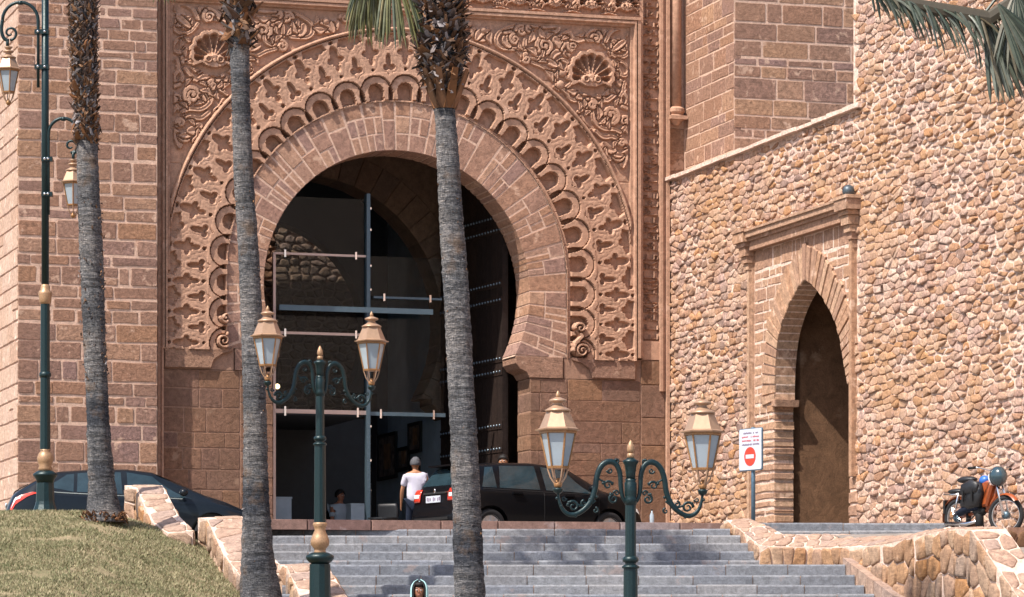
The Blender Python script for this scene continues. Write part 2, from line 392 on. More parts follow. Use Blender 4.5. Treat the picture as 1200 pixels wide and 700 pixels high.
# ------------------------------------------------------------------ relief carving (true geometry from a height grid)
class Relief:
    def __init__(s, x0, x1, z0, z1, res=.015):
        s.x = np.arange(x0, x1+res*.5, res); s.z = np.arange(z0, z1+res*.5, res); s.res = res
        s.X, s.Z = np.meshgrid(s.x, s.z); s.H = np.zeros_like(s.X); s.mask = np.ones_like(s.X, bool); s.x0 = x0; s.z0 = z0; s.wf = 1.0
    def win(s, xa, xb, za, zb):
        i0 = max(0, int((xa-s.x0)/s.res)); i1 = min(len(s.x), int((xb-s.x0)/s.res)+2)
        j0 = max(0, int((za-s.z0)/s.res)); j1 = min(len(s.z), int((zb-s.z0)/s.res)+2)
        return slice(j0, max(j0, j1)), slice(i0, max(i0, i1))
    def stroke(s, P, r, h=.05, groove=.018, center=0.0, dome=.0):
        """tapered band along a polyline, cut clear of what it crosses"""
        P = np.array(P, float); m = len(P)
        rr = (np.interp(np.linspace(0, 1, m), np.linspace(0, 1, len(r)), r) if hasattr(r, '__len__') else np.full(m, r))*s.wf
        pad = rr.max()+groove+.01
        w = s.win(P[:,0].min()-pad, P[:,0].max()+pad, P[:,1].min()-pad, P[:,1].max()+pad)
        X = s.X[w]; Z = s.Z[w]
        if X.size == 0: return
        D = np.full(X.shape, 9.); 
        RR = np.full(X.shape, .01)
        for i in range(m-1):
            a, b = P[i], P[i+1]; d = b-a; L = d@d+1e-12
            t = np.clip(((X-a[0])*d[0]+(Z-a[1])*d[1])/L, 0, 1)
            dd = np.hypot(X-a[0]-t*d[0], Z-a[1]-t*d[1])-(rr[i]+(rr[i+1]-rr[i])*t)
            k = dd < D; D = np.where(k, dd, D); RR = np.where(k, rr[i]+(rr[i+1]-rr[i])*t, RR)
        s.put(w, D, h, groove, center, dome, RR)
    def put(s, w, D, h, groove=.018, center=0.0, dome=0.0, RR=None):
        H = s.H[w]
        top = h*np.clip(-D/.012+.1, 0, 1)
        if RR is not None:
            u = np.clip(1+D/np.maximum(RR, .01), 0, 1)          # 0 at centre line, 1 at edge
            if center: top = top-center*np.exp(-(u/.35)**2)*(D < -.012)
            if dome: top = top+dome*(1-u*u)*(D < 0)
        H = np.where((D > 0) & (D < groove), np.minimum(H, h*.15), H)
        H = np.where(D <= 0, np.maximum(top, np.minimum(H, top+.001)), H)
        s.H[w] = H
    def spiral(s, c, r, turns=1.6, a0=0.0, sgn=1, wd=.03, h=.05, tail=None):
        n = int(22*turns); P = []
        for i in range(n+1):
            t = i/n; q = a0+sgn*2*PI*turns*t; rad = r*(1-t)**.8+.012*t
            P.append((c[0]+rad*math.cos(q), c[1]+rad*math.sin(q)))
        if tail: P = list(tail)+P
        s.stroke(P, [wd, wd, wd*.75, wd*.9], h)
    def ball(s, c, r, h):
        w = s.win(c[0]-r, c[0]+r, c[1]-r, c[1]+r); D = np.hypot(s.X[w]-c[0], s.Z[w]-c[1])
        s.H[w] = np.where(D < r, h*np.sqrt(np.clip(1-(D/r)**2, 0, 1))**.7, s.H[w])
    def build(s, name, mat, parent, y=0.0, rough=.0):
        H = s.H.copy()
        if rough:
            nz = RNG.normal(0, 1, H.shape)
            for _ in range(3): nz = (nz+np.roll(nz, 1, 0)+np.roll(nz, -1, 0)+np.roll(nz, 1, 1)+np.roll(nz, -1, 1))/5
            H = H+nz*rough/ (nz.std()+1e-9)
        nz_, nx_ = H.shape; idx = -np.ones(H.shape, int)
        M = s.mask
        q = M[:-1,:-1] & M[1:,:-1] & M[:-1,1:] & M[1:,1:]
        use = np.zeros_like(M); use[:-1,:-1] |= q; use[1:,:-1] |= q; use[:-1,1:] |= q; use[1:,1:] |= q
        idx[use] = np.arange(use.sum())
        co = np.stack([s.X[use], y-H[use], s.Z[use]], 1).astype(np.float32)
        F_ = np.stack([idx[:-1,:-1][q], idx[:-1,1:][q], idx[1:,1:][q], idx[1:,:-1][q]], 1)
        me = bpy.data.meshes.new(name); me.vertices.add(len(co)); me.vertices.foreach_set('co', co.ravel())
        me.loops.add(F_.size); me.loops.foreach_set('vertex_index', F_.ravel().astype(np.int32))
        me.polygons.add(len(F_)); me.polygons.foreach_set('loop_start', np.arange(0, F_.size, 4, dtype=np.int32))
        me.polygons.foreach_set('use_smooth', np.ones(len(F_), bool))
        me.update(calc_edges=True); me.validate(); me.materials.append(mat)
        me.set_sharp_from_angle(angle=R(38))
        o = bpy.data.objects.new(name, me); COL.objects.link(o); o.parent = parent; return o

# ================================================================== THE CARVED GATE
gate = empty('stone_gateway', GO, ANG, 'huge carved stone gateway with horseshoe arch, interlaced relief and scallop shells', 'gateway')
CI = (-.06, 8.81, 2.57); CE = (-.04, 9.0, 3.30); ZI = 7.6; CX = .06
def ext_r(th):                                # extrados distance along a ray from the arch centre
    c, s_ = math.cos(th), math.sin(th); lo, hi = 2.0, 6.0
    for _ in range(40):
        r = (lo+hi)/2; x = CI[0]+r*c; z = CI[1]+r*s_
        inside = (math.hypot(x-CE[0], z-CE[1]) < CE[2]) if z > CE[1] else abs(x-CE[0]) < CE[2]
        if inside: lo = r
        else: hi = r
    return lo
def voussoirs():
    rs = random.Random(5); th = R(-27.5); end = R(207.5); n = 0
    while th < end-.01:
        d = R(rs.choice([4.6, 5.4, 6.4, 7.0])); 
        if end-(th+d) < R(3.2): d = end-th
        gap = .013
        r1 = ext_r(th); r2 = ext_r(th+d); r0 = CI[2]
        cuts = rs.choice([[0, 1], [0, .42, 1], [0, .62, 1], [0, .35, .7, 1], [0, .5, 1]])
        for a, b in zip(cuts[:-1], cuts[1:]):
            ths = [(th, th+d)]
            if (b-a) < .7 and rs.random() < .4: m_ = th+d*rs.uniform(.4, .6); ths = [(th, m_), (m_, th+d)]
            for (t0, t1) in ths:
                q0, q1 = t0+gap/r0*1.2, t1-gap/r0*1.2
                def P(t, f_):
                    e = ext_r(t); rr = r0+(e-r0)*f_
                    g = gap if f_ == a and a > 0 else (-gap if f_ == b else 0); rr += g
                    return (CI[0]+rr*math.cos(t), max(ZI+.004, CI[1]+rr*math.sin(t)))
                poly = [P(q0, a), P(q0, b)]
                if z_mid(poly) and b == 1: pass
                poly += [P((q0+q1)/2, b), P(q1, b), P(q1, a), P((q0+q1)/2, a)]
                dep = .8 if a == 0 else .3
                if max(q[1] for q in poly)-min(q[1] for q in poly) < .05: continue
                MB().prism(poly, -.012-rs.uniform(0, .012), dep, .008).build('voussoir', M_VOUS, gate); n += 1
        th += d
    # joint bed behind the blocks
    N = 90; vs = []; fs = []
    for i in range(N+1):
        t = R(-28)+(R(236))*i/N; e = ext_r(t)-.004; r0 = CI[2]+.012
        for (r, y) in ((r0, .79), (r0, -.012), (e, -.012), (e, .79)):
            vs.append((CI[0]+r*math.cos(t), y, max(ZI, CI[1]+r*math.sin(t))))
        if i:
            for k in range(3): fs.append(((i-1)*4+k, (i-1)*4+k+1, i*4+k+1, i*4+k))
    mesh_obj('arch_mortar', vs, fs, M_MORT, gate)
def z_mid(p): return True
voussoirs()
# solid body of the gate over the arch, closed at top and behind
TOPZ = 16.6
def arch_plate(parent, mat, ci, z0, x0, x1, z1, y0, y1, th0, name='wall_core', rin=None):
    vs = []; fs = []; N = 100
    for i in range(N+1):
        t = th0+(PI-2*th0)*i/N; r = (rin or ci[2]); c, s_ = math.cos(t), math.sin(t)
        k = []
        if c > 1e-6: k.append((x1-ci[0])/c)
        if c < -1e-6: k.append((x0-ci[0])/c)
        if s_ > 1e-6: k.append((z1-ci[1])/s_)
        if s_ < -1e-6: k.append((z0-ci[1])/s_)
        ro = max(min(k), r+.001)
        for (rr, y) in ((r, y1), (r, y0), (ro, y0), (ro, y1)): vs.append((ci[0]+rr*c, y, ci[1]+rr*s_))
        if i:
            for q in range(4): fs.append(((i-1)*4+q, (i-1)*4+(q+1) % 4, i*4+(q+1) % 4, i*4+q))
    return mesh_obj(name, vs, fs, mat, parent)
arch_plate(gate, M_ASH, CI, ZI, -4.6, 5.70, TOPZ, .14, .78, R(-28.0), rin=CI[2]+.03)

def lattice():
    rl = Relief(-4.5, 4.62, 7.56, 14.02, .0155)
    X = rl.X; Z = rl.Z; ax = np.abs(X-CX); zc = 9.05
    up = Z >= zc
    phi = np.where(up, np.arctan2(ax, np.maximum(Z-zc, 0)+1e-9), PI/2+(zc-Z)/3.45)
    rho = np.where(up, np.hypot(ax, Z-zc), ax); b = rho-3.28
    p = R(9.4); k = np.round(phi/p); a = (phi/p-k)*.566; av = .283-np.abs(a)
    def ell(x, y, cx, cy, rx, ry): return (np.hypot((x-cx)/rx, (y-cy)/ry)-1)*min(rx, ry)
    def box(x, y, cx, cy, rx, ry): return np.maximum(np.abs(x-cx)-rx, np.abs(y-cy)-ry)
    aa = np.abs(a)
    Q = np.minimum.reduce([ell(aa, b, 0, 1.00, .052, .125), ell(aa, b, 0, .74, .034, .07), ell(aa, b, .072, .885, .052, .045), box(aa, b, 0, .88, .055, .085), box(aa, b, 0, .875, .115, .016)])
    T = np.minimum.reduce([ell(av, b, 0, .715, .036, .12), ell(av, b, .050, .60, .042, .045), box(av, b, 0, .61, .075, .018)])
    O_ = np.minimum.reduce([ell(av, b, 0, 1.08, .05, .075), ell(av, b, .09, 1.13, .05, .05), box(av, b, 0, 1.17, .165-(b-1.17)*.3, .055)])
    K = np.minimum(ell(aa, b, 0, 1.21, .024, .022), ell(aa, b, 0, .565, .018, .022))
    hole = np.minimum.reduce([Q, T, O_, K])
    wav = .012*np.sin(phi*31+rho*9)                     # nothing here was cut by machine
    H = .085*np.clip((hole+wav*.3)/.012, 0, 1)
    # straps pass over and under: fine sunk outlines and stepped crossings
    ln = np.minimum.reduce([np.abs(np.minimum(Q, O_)-.060), np.abs(T-.050)])
    H = H-.006*np.exp(-(ln/.007)**2)*(hole > .02)
    wv = np.sin((a/.566*2+b*3.3)*2*PI); 
    # scalloped ring
    dc = np.where(b > .17, np.hypot(a, b-.17), np.abs(a))
    ringz = b < .50
    R_ = np.where(dc < .145, -.10, np.where(dc < .278, .060, np.where(dc < .296, .015, np.where(dc < .395, .092, np.where(dc < .403, .07, .085)))))
    val = np.hypot(av/.050, (b-.05)/.20)-1
    R_ = np.where(val < 0, -.11, R_)
    lob = (dc < .405) | (b < .46)
    H = np.where(lob & ringz, R_, H)
    # great outer arch: flat band, groove, roll
    H = np.where(b > 1.235, .085, H); H = np.where(b > 1.262, .01, H); 
    H = np.where(b > 1.275, .06+.05*np.sqrt(np.clip(1-((b-1.31)/.036)**2, 0, 1)), H)
    H = np.where(b > 1.345, .0, H)
    inside = (b > .0) & (b < 1.36)
    rl.H = np.where(inside, H, 0.0)
    rl.mask = ~(((Z > 9.0) & (np.hypot(X-CE[0], Z-CE[1]) < 3.285)) | ((Z <= 9.0) & (np.abs(X-CE[0]) < 3.285)))
    # arris round the voussoirs
    e = np.where(Z > 9.0, np.hypot(X-CE[0], Z-CE[1]), np.abs(X-CE[0]))-3.285
    rl.H = np.where(e < .035, np.maximum(rl.H, .03), rl.H)
    return rl, rho, b
rl, rho_, b_ = lattice()
lat_H = rl.H.copy()
# arabesque of the spandrels, traced for the right side and mirrored for the left
def spandrel(rl, mir, rs):
    def q(px, py):
        x, z = fac(px, py)
        return ((2*CX+.02-x) if mir else x, z)
    def c5(*l): return [q(480+l[i]/3.5, l[i+1]/3.5) for i in range(0, len(l), 2)]
    def smooth(P, k=2):
        P = [np.array(p) for p in P]
        for _ in range(k):
            N = [P[0]]
            for a, b in zip(P[:-1], P[1:]): N += [a*.75+b*.25, a*.25+b*.75]
            P = N+[P[-1]]
        return P
    def S(r, *l, h=.06): rl.stroke(smooth(c5(*l)), r, h, center=.016)
    def SP(x, y, r, turns, a0, sg, wd=.028, h=.065, tail=None):
        c = c5(x, y)[0]; r = r/3.5/62
        if mir: a0 = PI-a0; sg = -sg
        rl.spiral(c, r, turns, a0, sg, wd, h, smooth(c5(*tail)) if tail else None)
    def B(x, y, r, h=.07): rl.ball(c5(x, y)[0], r/3.5/62, h)
    def leaf(x0, y0, x1, y1, wd=.06, bend=0): 
        mx, my = (x0+x1)/2-(y1-y0)*bend, (y0+y1)/2+(x1-x0)*bend
        rl.stroke(smooth(c5(x0, y0, mx, my, x1, y1)), [.018, wd, wd*.9, .012], .06, center=.02)
    # along the top edge
    SP(225, 105, 22, 1.4, 0, 1); leaf(255, 120, 310, 165, .07, .2); leaf(270, 165, 330, 130, .06, -.3); B(300, 125, 16)
    S([.03, .035, .03], 440, 205, 380, 205, 350, 180, 355, 140, 400, 115, 445, 105, 480, 125)
    SP(455, 128, 24, 1.5, PI, -1); SP(490, 122, 20, 1.3, 0, 1); leaf(390, 150, 410, 195, .06, .2)
    S([.045, .035, .02], 505, 105, 560, 112, 610, 105, 605, 135, 570, 135); SP(552, 190, 38, 1.7, 2.2, 1, .034)
    S([.03, .03, .03], 470, 165, 470, 230, 500, 250, 540, 240, 545, 215); leaf(590, 160, 620, 215, .07, -.2); leaf(615, 215, 580, 250, .05, .3)
    S([.02, .045, .04, .03], 610, 150, 655, 125, 660, 170, 715, 165, 745, 130, 790, 118, 800, 150); SP(758, 158, 26, 1.5, 1.0, -1)
    S([.03, .04, .02], 800, 175, 820, 130, 870, 112, 905, 120, 890, 150); 
    rl.stroke(c5(825, 165, 885, 165, 885, 215, 825, 215, 825, 165), .02, .06); leaf(830, 170, 880, 210, .05); leaf(880, 170, 830, 210, .05)
    S([.025, .03, .025], 800, 190, 830, 235, 880, 240, 905, 200, 900, 160)
    # between arch and shell
    SP(475, 245, 22, 1.3, PI/2, 1); S([.03, .035, .03], 500, 260, 540, 275, 575, 300, 600, 290, 640, 300, 650, 260, 620, 245, 600, 260)
    leaf(560, 250, 600, 275, .05); S([.028, .03, .028], 600, 330, 590, 360, 620, 375, 655, 350, 665, 330, 640, 320)
    S([.03]*3, 600, 350, 640, 380, 655, 415, 690, 415); B(625, 300, 18); B(615, 350, 20)
    # right border chain
    S([.03]*3, 850, 250, 880, 260, 900, 300, 870, 320, 855, 290); leaf(850, 330, 890, 345, .06, .3); S([.03]*3, 880, 340, 870, 380, 895, 410, 880, 440, 860, 425, 860, 395, 880, 370)
    SP(880, 500, 26, 1.4, -PI/2, 1, .03, .065, (870, 440, 905, 455)); S([.035, .04, .03], 880, 525, 850, 560, 870, 600, 905, 610, 905, 560, 880, 530)
    leaf(905, 620, 870, 690, .07, .2); SP(850, 640, 24, 1.3, 0, -1); leaf(825, 610, 870, 640, .05, .3)
    # below the shell
    SP(822, 475, 36, 1.8, -1.2, 1, .034); S([.045, .04, .03], 690, 400, 730, 405, 780, 395, 800, 420, 830, 400, 850, 375); leaf(760, 375, 700, 385, .06)
    S([.03, .035, .03], 690, 460, 720, 440, 745, 455, 750, 500, 790, 535, 830, 530, 860, 545); SP(745, 430, 20, 1.3, PI/2, -1); leaf(700, 480, 740, 530, .06, .3)
    S([.035]*2, 760, 540, 790, 570, 830, 560, 860, 585); leaf(790, 590, 840, 620, .07, .2); leaf(820, 660, 800, 610, .05, -.3); SP(868, 590, 18, 1.2, 0, 1)
    # shell
    shell(rl, q(480+740/3.5, 283/3.5), 1.0 if not mir else .98)
def shell(rl, c, s_):
    rx, rz = .42*s_, .46*s_
    w = rl.win(c[0]-rx-.05, c[0]+rx+.05, c[1]-rz-.05, c[1]+rz+.05)
    X = (rl.X[w]-c[0])/s_; Z = (rl.Z[w]-c[1])/s_; H = rl.H[w]
    oz = -.19; r = np.hypot(X, Z-oz); t = np.arctan2(X, Z-oz)
    n = 9; span = R(205); k = (t/span+.5)*n; fr = np.abs(k-np.floor(k)-.5)*2
    edge = .47*(1-.07*np.abs(np.sin(k*PI+PI/2))**3)*(1-.22*(np.abs(t)/R(103))**2)
    body = (r < edge+.075) & (np.abs(t) < R(112)) | (np.hypot(X/.30, (Z+.16)/.2) < 1)
    gr = body.copy(); 
    ring = np.hypot(X/.40, Z/.45) < 1.12
    H = np.where(ring & ~body, .0, H)
    flute = (r < edge) & (r > .07) & (np.abs(t) < R(101))
    Hh = np.where(body, .095, H)
    Hh = np.where(flute, .085-.15*np.clip((r-.05)/.2, 0, 1)*(1-fr**2.6)*np.clip((edge-r)/.03, 0, 1), Hh)
    for sx in (-1, 1):
        d = np.hypot(X-sx*.115, Z+.215); 
        Hh = np.where(d < .085, .10+.022*np.cos(d/.085*3.2*PI), Hh)
    d = np.hypot(X, Z+.24); Hh = np.where(d < .035, .115, Hh)
    rl.H[w] = Hh
srs = random.Random(3)
rl.H = np.zeros_like(rl.H)
rl.wf = 1.38
for mir in (False, True): spandrel(rl, mir, srs)
# fill what is left of the field with buds and tendrils
field = (b_ > 1.50) & (rl.Z < 13.75) & (np.abs(rl.X-CX) < 4.28) 
for it in range(120):
    occ = rl.H > .005
    cand = np.argwhere(field & ~occ)[::7]
    if len(cand) < 40: break
    best = None
    for _ in range(60):
        j, i = cand[srs.randrange(len(cand))]
        for rad in (.17, .12, .085, .055):
            n = int(rad/rl.res)
            if j-n < 0 or i-n < 0 or j+n >= occ.shape[0] or i+n >= occ.shape[1]: continue
            if occ[j-n:j+n, i-n:i+n].mean() < .10 and b_[j, i] > 1.36+rad:
                if best is None or rad > best[0]: best = (rad, j, i)
                break
        if best and best[0] >= .17: break
    if best is None: continue
    rad, j, i = best; c = (rl.x[i], rl.z[j]); a0 = srs.uniform(0, 2*PI)
    if rad > .1:
        rl.spiral(c, rad*.85, 1.4, a0, srs.choice((-1, 1)), .026, .055, [(c[0]+math.cos(a0+.9)*rad*1.9, c[1]+math.sin(a0+.9)*rad*1.9), (c[0]+math.cos(a0+.3)*rad*1.3, c[1]+math.sin(a0+.3)*rad*1.3)])
    else:
        d = (math.cos(a0), math.sin(a0)); e = (-d[1], d[0])
        rl.stroke([(c[0]-d[0]*rad*1.5, c[1]-d[1]*rad*1.5), (c[0]+e[0]*rad*.5, c[1]+e[1]*rad*.5), (c[0]+d[0]*rad*1.5, c[1]+d[1]*rad*1.5)], [.012, rad*.62, .012], .055, center=.018)

for mir in (False, True):
    xs_, zs_ = fac(480+740/3.5, 283/3.5); xs_ = 2*CX+.02-xs_ if mir else xs_; shell(rl, (xs_, zs_), 1.0 if not mir else .98)
arab = rl.H.copy(); rl.wf = 1.0
X = rl.X; Z = rl.Z
inside = b_ < 1.36
H = np.where(inside, lat_H, arab)
# square frame of the field: sunk fillets and roll
fr = np.minimum.reduce([4.62-X, X+4.50, (14.02-Z)])
H = np.where((fr < .16) & ~inside, .0, H); H = np.where((fr < .10) & ~(inside & (Z < 9.0)), .05, H); H = np.where(fr < .045, .12, H)
joint = (np.abs((Z-7.56) % .62-.31) < .006) & (H < .02); H = np.where(joint, H-.01, H)
rl.H = np.where(H > 0, H*1.3, H*1.2)
# two scrolls that close the scalloped ring
for sgn in (1, -1):
    cx = CX+sgn*3.36
    for P, r in (([(cx+.02, 8.13), (cx+.10, 8.0), (cx-.02, 7.86), (cx-.04, 7.74), (cx+.06, 7.66), (cx+.16, 7.72)], .045),):
        rl.stroke([(CX+sgn*(abs(x-CX)), z) for x, z in P], r, .17)
    rl.spiral((CX+sgn*3.43, 8.16), .10, 1.2, PI, -sgn, .032, .18); rl.spiral((CX+sgn*3.47, 7.73), .13, 1.6, 0, sgn, .03, .17)
rl.build('carved_relief', M_CARV, gate, 0.0, .0011)

# frieze of small shells over the frame
fz = Relief(-4.6, 4.76, 14.10, 14.98, .017)
frs = random.Random(11); x = -4.2; k = 0
while x < 4.6:
    shell(fz, (x, 14.44), .62)
    for sg in (-1, 1):
        fz.spiral((x+.36+sg*.085, 14.24), .075, 1.4, PI/2, sg, .022, .05); fz.spiral((x+.36+sg*.1, 14.5), .09, 1.4, -PI/2, sg, .024, .05, [(x+.36, 14.3)])
    fz.stroke([(x+.18, 14.13), (x+.36, 14.17), (x+.54, 14.13)], .022, .05); fz.stroke([(x+.36, 14.6), (x+.36, 14.85)], [.05, .015], .05)
    x += .72
fz.stroke([(-4.6, 14.93), (4.8, 14.93)], .03, .07)
fz.H *= 1.3; fz.build('shell_frieze', M_CARV, gate, -.01, .002)
# moulding between field and frieze
mb = MB(); mb.box(-4.62, 4.70, -.17, .1, 14.045, 14.10); mb.box(-4.62, 4.64, -.13, .1, 14.018, 14.047); mb.box(-4.62, 4.655, -.10, .1, 13.985, 14.02)
mb.build('moulding', M_CARV, gate)
mb = MB(); mb.box(4.64, 4.70, -.15, .1, 7.62, 14.047); mb.box(4.70, 4.77, -.07, .1, 7.62, TOPZ); mb.build('moulding', M_CARV, gate)
# lettered band: knotted angular script, too worn to read
kb = Relief(4.765, 5.115, 7.95, 15.0, .0145)
krs = random.Random(19); z = 8.0
while z < 15.0:
    h = krs.uniform(.10, .17); L, Rr = 4.795, 5.085; w_ = .0125
    kb.stroke([(L, z), (Rr, z+krs.uniform(-.01, .01))], w_, .05)
    for q in range(krs.choice([2, 3, 3])):
        xq = L+(Rr-L)*krs.choice([0, .25, .5, .75, 1]); e = krs.uniform(.5, 1)*h
        kb.stroke([(xq, z), (xq, z+e)] if krs.random() < .6 else [(xq, z), (xq, z+e*.6), (min(Rr, xq+.09), z+e*.6)], w_, .05)
    k = krs.random(); c0 = (L+krs.uniform(.06, .2), z+h*.55)
    if k < .3: kb.stroke([(c0[0]-.04, c0[1]), (c0[0], c0[1]+.04), (c0[0]+.04, c0[1]), (c0[0], c0[1]-.04), (c0[0]-.04, c0[1])], .011, .05)
    elif k < .5: kb.spiral(c0, .05, 1.1, krs.uniform(0, 6), 1, .011, .05)
    elif k < .75: kb.stroke([(L, z+h*.9), (c0[0], z+h*.5), (Rr, z+h*.9)], .012, .05)
    z += h+.035
kb.H *= 1.9; kb.build('lettered_band', M_CARV, gate, .06, .002)
MB().box(4.765, 5.115, -.03, .14, 7.60, 7.955).build('band_foot', M_CARV, gate)
mb = MB(); mb.box(5.115, 5.17, -.09, .14, 7.0, TOPZ); mb.box(5.17, 5.24, -.04, .14, 7.0, TOPZ); mb.box(5.24, 5.30, -.11, .14, 4.0, TOPZ); mb.build('moulding', M_CARV, gate)
# engaged column with its corbel, and plain blocks below
zc = fac(790, 140)[1]; xc = fx(791.5)
mb = MB(); mb.lathe([(.105, 0), (.105, 4.0)], 20, (xc, -.02, zc+.22)); mb.build('engaged_column', M_CARV, gate, True)
mb = MB(); mb.lathe([(.06, -.12), (.16, 0), (.17, .05), (.13, .08), (.17, .13), (.17, .19), (.12, .23)], 20, (xc, -.02, zc)); mb.box(xc-.17, xc+.17, -.2, .1, zc-.02, zc+.05); mb.build('corbel', M_CARV, gate)
MB().box(5.30, 5.72, .10, .5, ZP, TOPZ).build('pier_core', M_MORT, gate)
ashlar(gate, 5.31, 5.71, 10.2, zc-.15, .085, .2, M_ASH, random.Random(4), (.25, .45), (.4, .5), .012)
# left border strips
mb = MB(); mb.box(-4.62, -4.56, -.02, .15, 4.0, TOPZ); mb.box(-4.545, -4.50, -.10, .15, 7.56, 14.05); mb.box(-4.56, -4.52, -.06, .15, 4.0, TOPZ); mb.build('moulding', M_CARV, gate)
# plain wall above the frieze
MB().box(-4.6, 5.115, -.02, .14, 14.98, TOPZ).build('upper_wall', M_ASH, gate)
# imposts and springing course
def impost(x0, x1, sgn):
    z0, z1 = ZI-.40, ZI-.004
    pr = [(x0, z1), (x1, z1), (x1, z0), (x0+sgn*.28, z0), (x0+sgn*.22, z0+.10), (x0+sgn*.08, z0+.17), (x0, z0+.27)]
    if sgn > 0: pr = pr[::-1]
    return MB().prism(pr, -.03, .82, .01)
impost(2.24, 3.18, 1).build('impost', M_ASH, gate); impost(-2.34, -3.18, -1).build('impost', M_ASH, gate)
for sgn in (1, -1):
    x0 = CX+sgn*3.28
    pr = [(x0, ZI-.006), (CX+sgn*4.56, ZI-.006), (CX+sgn*4.56, ZI-.38), (x0+sgn*.42, ZI-.38), (x0+sgn*.36, ZI-.22), (x0+sgn*.20, ZI-.10), (x0+sgn*.02, ZI-.05)]
    if sgn > 0: pr = pr[::-1]
    MB().prism(pr, -.075, .12, .012).build('springer_course', M_ASH, gate)
MB().box(3.2, 4.64, -.0, .14, ZI-.4, ZI).build('course_bed', M_MORTD, gate); MB().box(-4.56, -3.2, -.0, .14, ZI-.4, ZI).build('course_bed', M_MORTD, gate)
# jambs
JR = 2.527; JL = -2.455
MB().box(JR+.012, 5.30, .004, .785, ZP-.3, ZI-.41).build('mortar_bed', M_MORTD, gate)
MB().box(-4.56, JL-.012, .004, .785, ZP-.3, ZI-.41).build('mortar_bed', M_MORTD, gate)
MB().box(4.64, 5.30, .004, .14, ZI-.41, ZI-.005).build('mortar_bed', M_MORTD, gate)
jr = random.Random(21)
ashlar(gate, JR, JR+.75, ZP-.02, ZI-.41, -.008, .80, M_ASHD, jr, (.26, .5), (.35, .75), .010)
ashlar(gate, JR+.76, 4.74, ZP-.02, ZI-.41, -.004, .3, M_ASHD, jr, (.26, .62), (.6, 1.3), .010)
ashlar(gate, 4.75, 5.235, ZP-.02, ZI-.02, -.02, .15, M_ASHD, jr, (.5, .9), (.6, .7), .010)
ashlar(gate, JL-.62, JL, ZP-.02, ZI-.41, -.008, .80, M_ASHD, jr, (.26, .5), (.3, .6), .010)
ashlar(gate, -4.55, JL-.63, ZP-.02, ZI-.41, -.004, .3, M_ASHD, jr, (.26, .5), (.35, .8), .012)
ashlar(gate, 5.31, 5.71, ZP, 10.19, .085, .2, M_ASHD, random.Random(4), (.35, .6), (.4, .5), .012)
MB().box(-4.6, 5.7, .8, 4.2, TOPZ-.4, TOPZ).build('roof_slab', M_INT, gate)

# --- passage behind the arch
hall = empty('passage_hall', GO, ANG, 'dark vaulted stone passage seen through the horseshoe arch', 'passage')
arch2 = (-.82, 8.62, 2.86)
y2 = 4.3
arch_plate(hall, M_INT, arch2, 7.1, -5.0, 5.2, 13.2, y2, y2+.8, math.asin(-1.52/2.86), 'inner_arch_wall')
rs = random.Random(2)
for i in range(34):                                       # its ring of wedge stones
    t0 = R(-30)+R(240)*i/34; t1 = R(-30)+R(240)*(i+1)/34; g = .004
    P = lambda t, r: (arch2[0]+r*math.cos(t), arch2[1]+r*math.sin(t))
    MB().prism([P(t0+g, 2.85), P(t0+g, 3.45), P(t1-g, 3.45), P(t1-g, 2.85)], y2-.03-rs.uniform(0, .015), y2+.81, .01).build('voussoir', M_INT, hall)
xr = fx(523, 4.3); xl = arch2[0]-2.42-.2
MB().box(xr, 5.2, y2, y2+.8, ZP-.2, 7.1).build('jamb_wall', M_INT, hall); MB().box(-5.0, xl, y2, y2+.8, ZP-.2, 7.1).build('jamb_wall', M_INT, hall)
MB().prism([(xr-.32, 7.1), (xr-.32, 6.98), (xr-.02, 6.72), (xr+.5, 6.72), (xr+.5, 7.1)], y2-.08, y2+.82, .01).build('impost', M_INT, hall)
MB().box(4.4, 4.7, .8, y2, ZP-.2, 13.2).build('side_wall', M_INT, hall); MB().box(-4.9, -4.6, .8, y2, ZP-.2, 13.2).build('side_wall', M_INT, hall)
N = 24; vs = []; fs = []
for i in range(N+1):
    t = PI*i/N
    for y in (.78, y2+.02): vs.append((-.1+4.6*math.cos(t), y, 9.2+3.2*math.sin(t)))
    if i: fs.append((2*i-2, 2*i-1, 2*i+1, 2*i))
mesh_obj('vault', vs, fs, M_INT, hall, True)
# hall beyond: third wall with its arch, rubble wall lit through an added roof gap, grey wall hung with pictures
arch3 = (-.50, 8.91, 2.32)
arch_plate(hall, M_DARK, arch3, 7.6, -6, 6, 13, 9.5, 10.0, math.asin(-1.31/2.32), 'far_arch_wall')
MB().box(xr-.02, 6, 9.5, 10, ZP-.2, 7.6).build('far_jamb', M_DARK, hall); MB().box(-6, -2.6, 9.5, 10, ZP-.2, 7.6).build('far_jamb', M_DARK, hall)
MB().box(-6, 6, y2+.8, 10.7, 12.6, 13).build('ceiling', M_DARK, hall)  # stops short, leaving an added sky gap to light the rubble
xg = fx(524, y2+.9)
xg = xr-.05
MB().box(xg, xg+.045, y2+.02, 9.48, ZP-.2, 6.70).build('gallery_wall', M_GREYW, hall); MB().box(xr+.2, xr+.3, y2+.82, 9.48, 6.5, 12.4).build('gallery_wall', M_GREYW, hall)
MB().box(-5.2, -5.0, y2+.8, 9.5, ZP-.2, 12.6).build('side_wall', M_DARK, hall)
zb = fac(380, 487, 1.1)[1]
MB().box(-3.0, fx(430, 5.0), 5.2, 5.3, ZP-.1, zb+.25).build('added_dark_sheet', M_DARK, hall)  # added dark sheet standing in for the blackness of the doorway
MB().box(-3.0, fx(430, 1.1), 1.15, 5.2, zb, zb+.05).build('added_dark_board', M_DARK, hall)  # added dark board closing the black recess from above
rw = empty('inner_rubble_wall', GO, ANG, 'rough rubble wall glimpsed behind the glass inside the arch', 'wall')
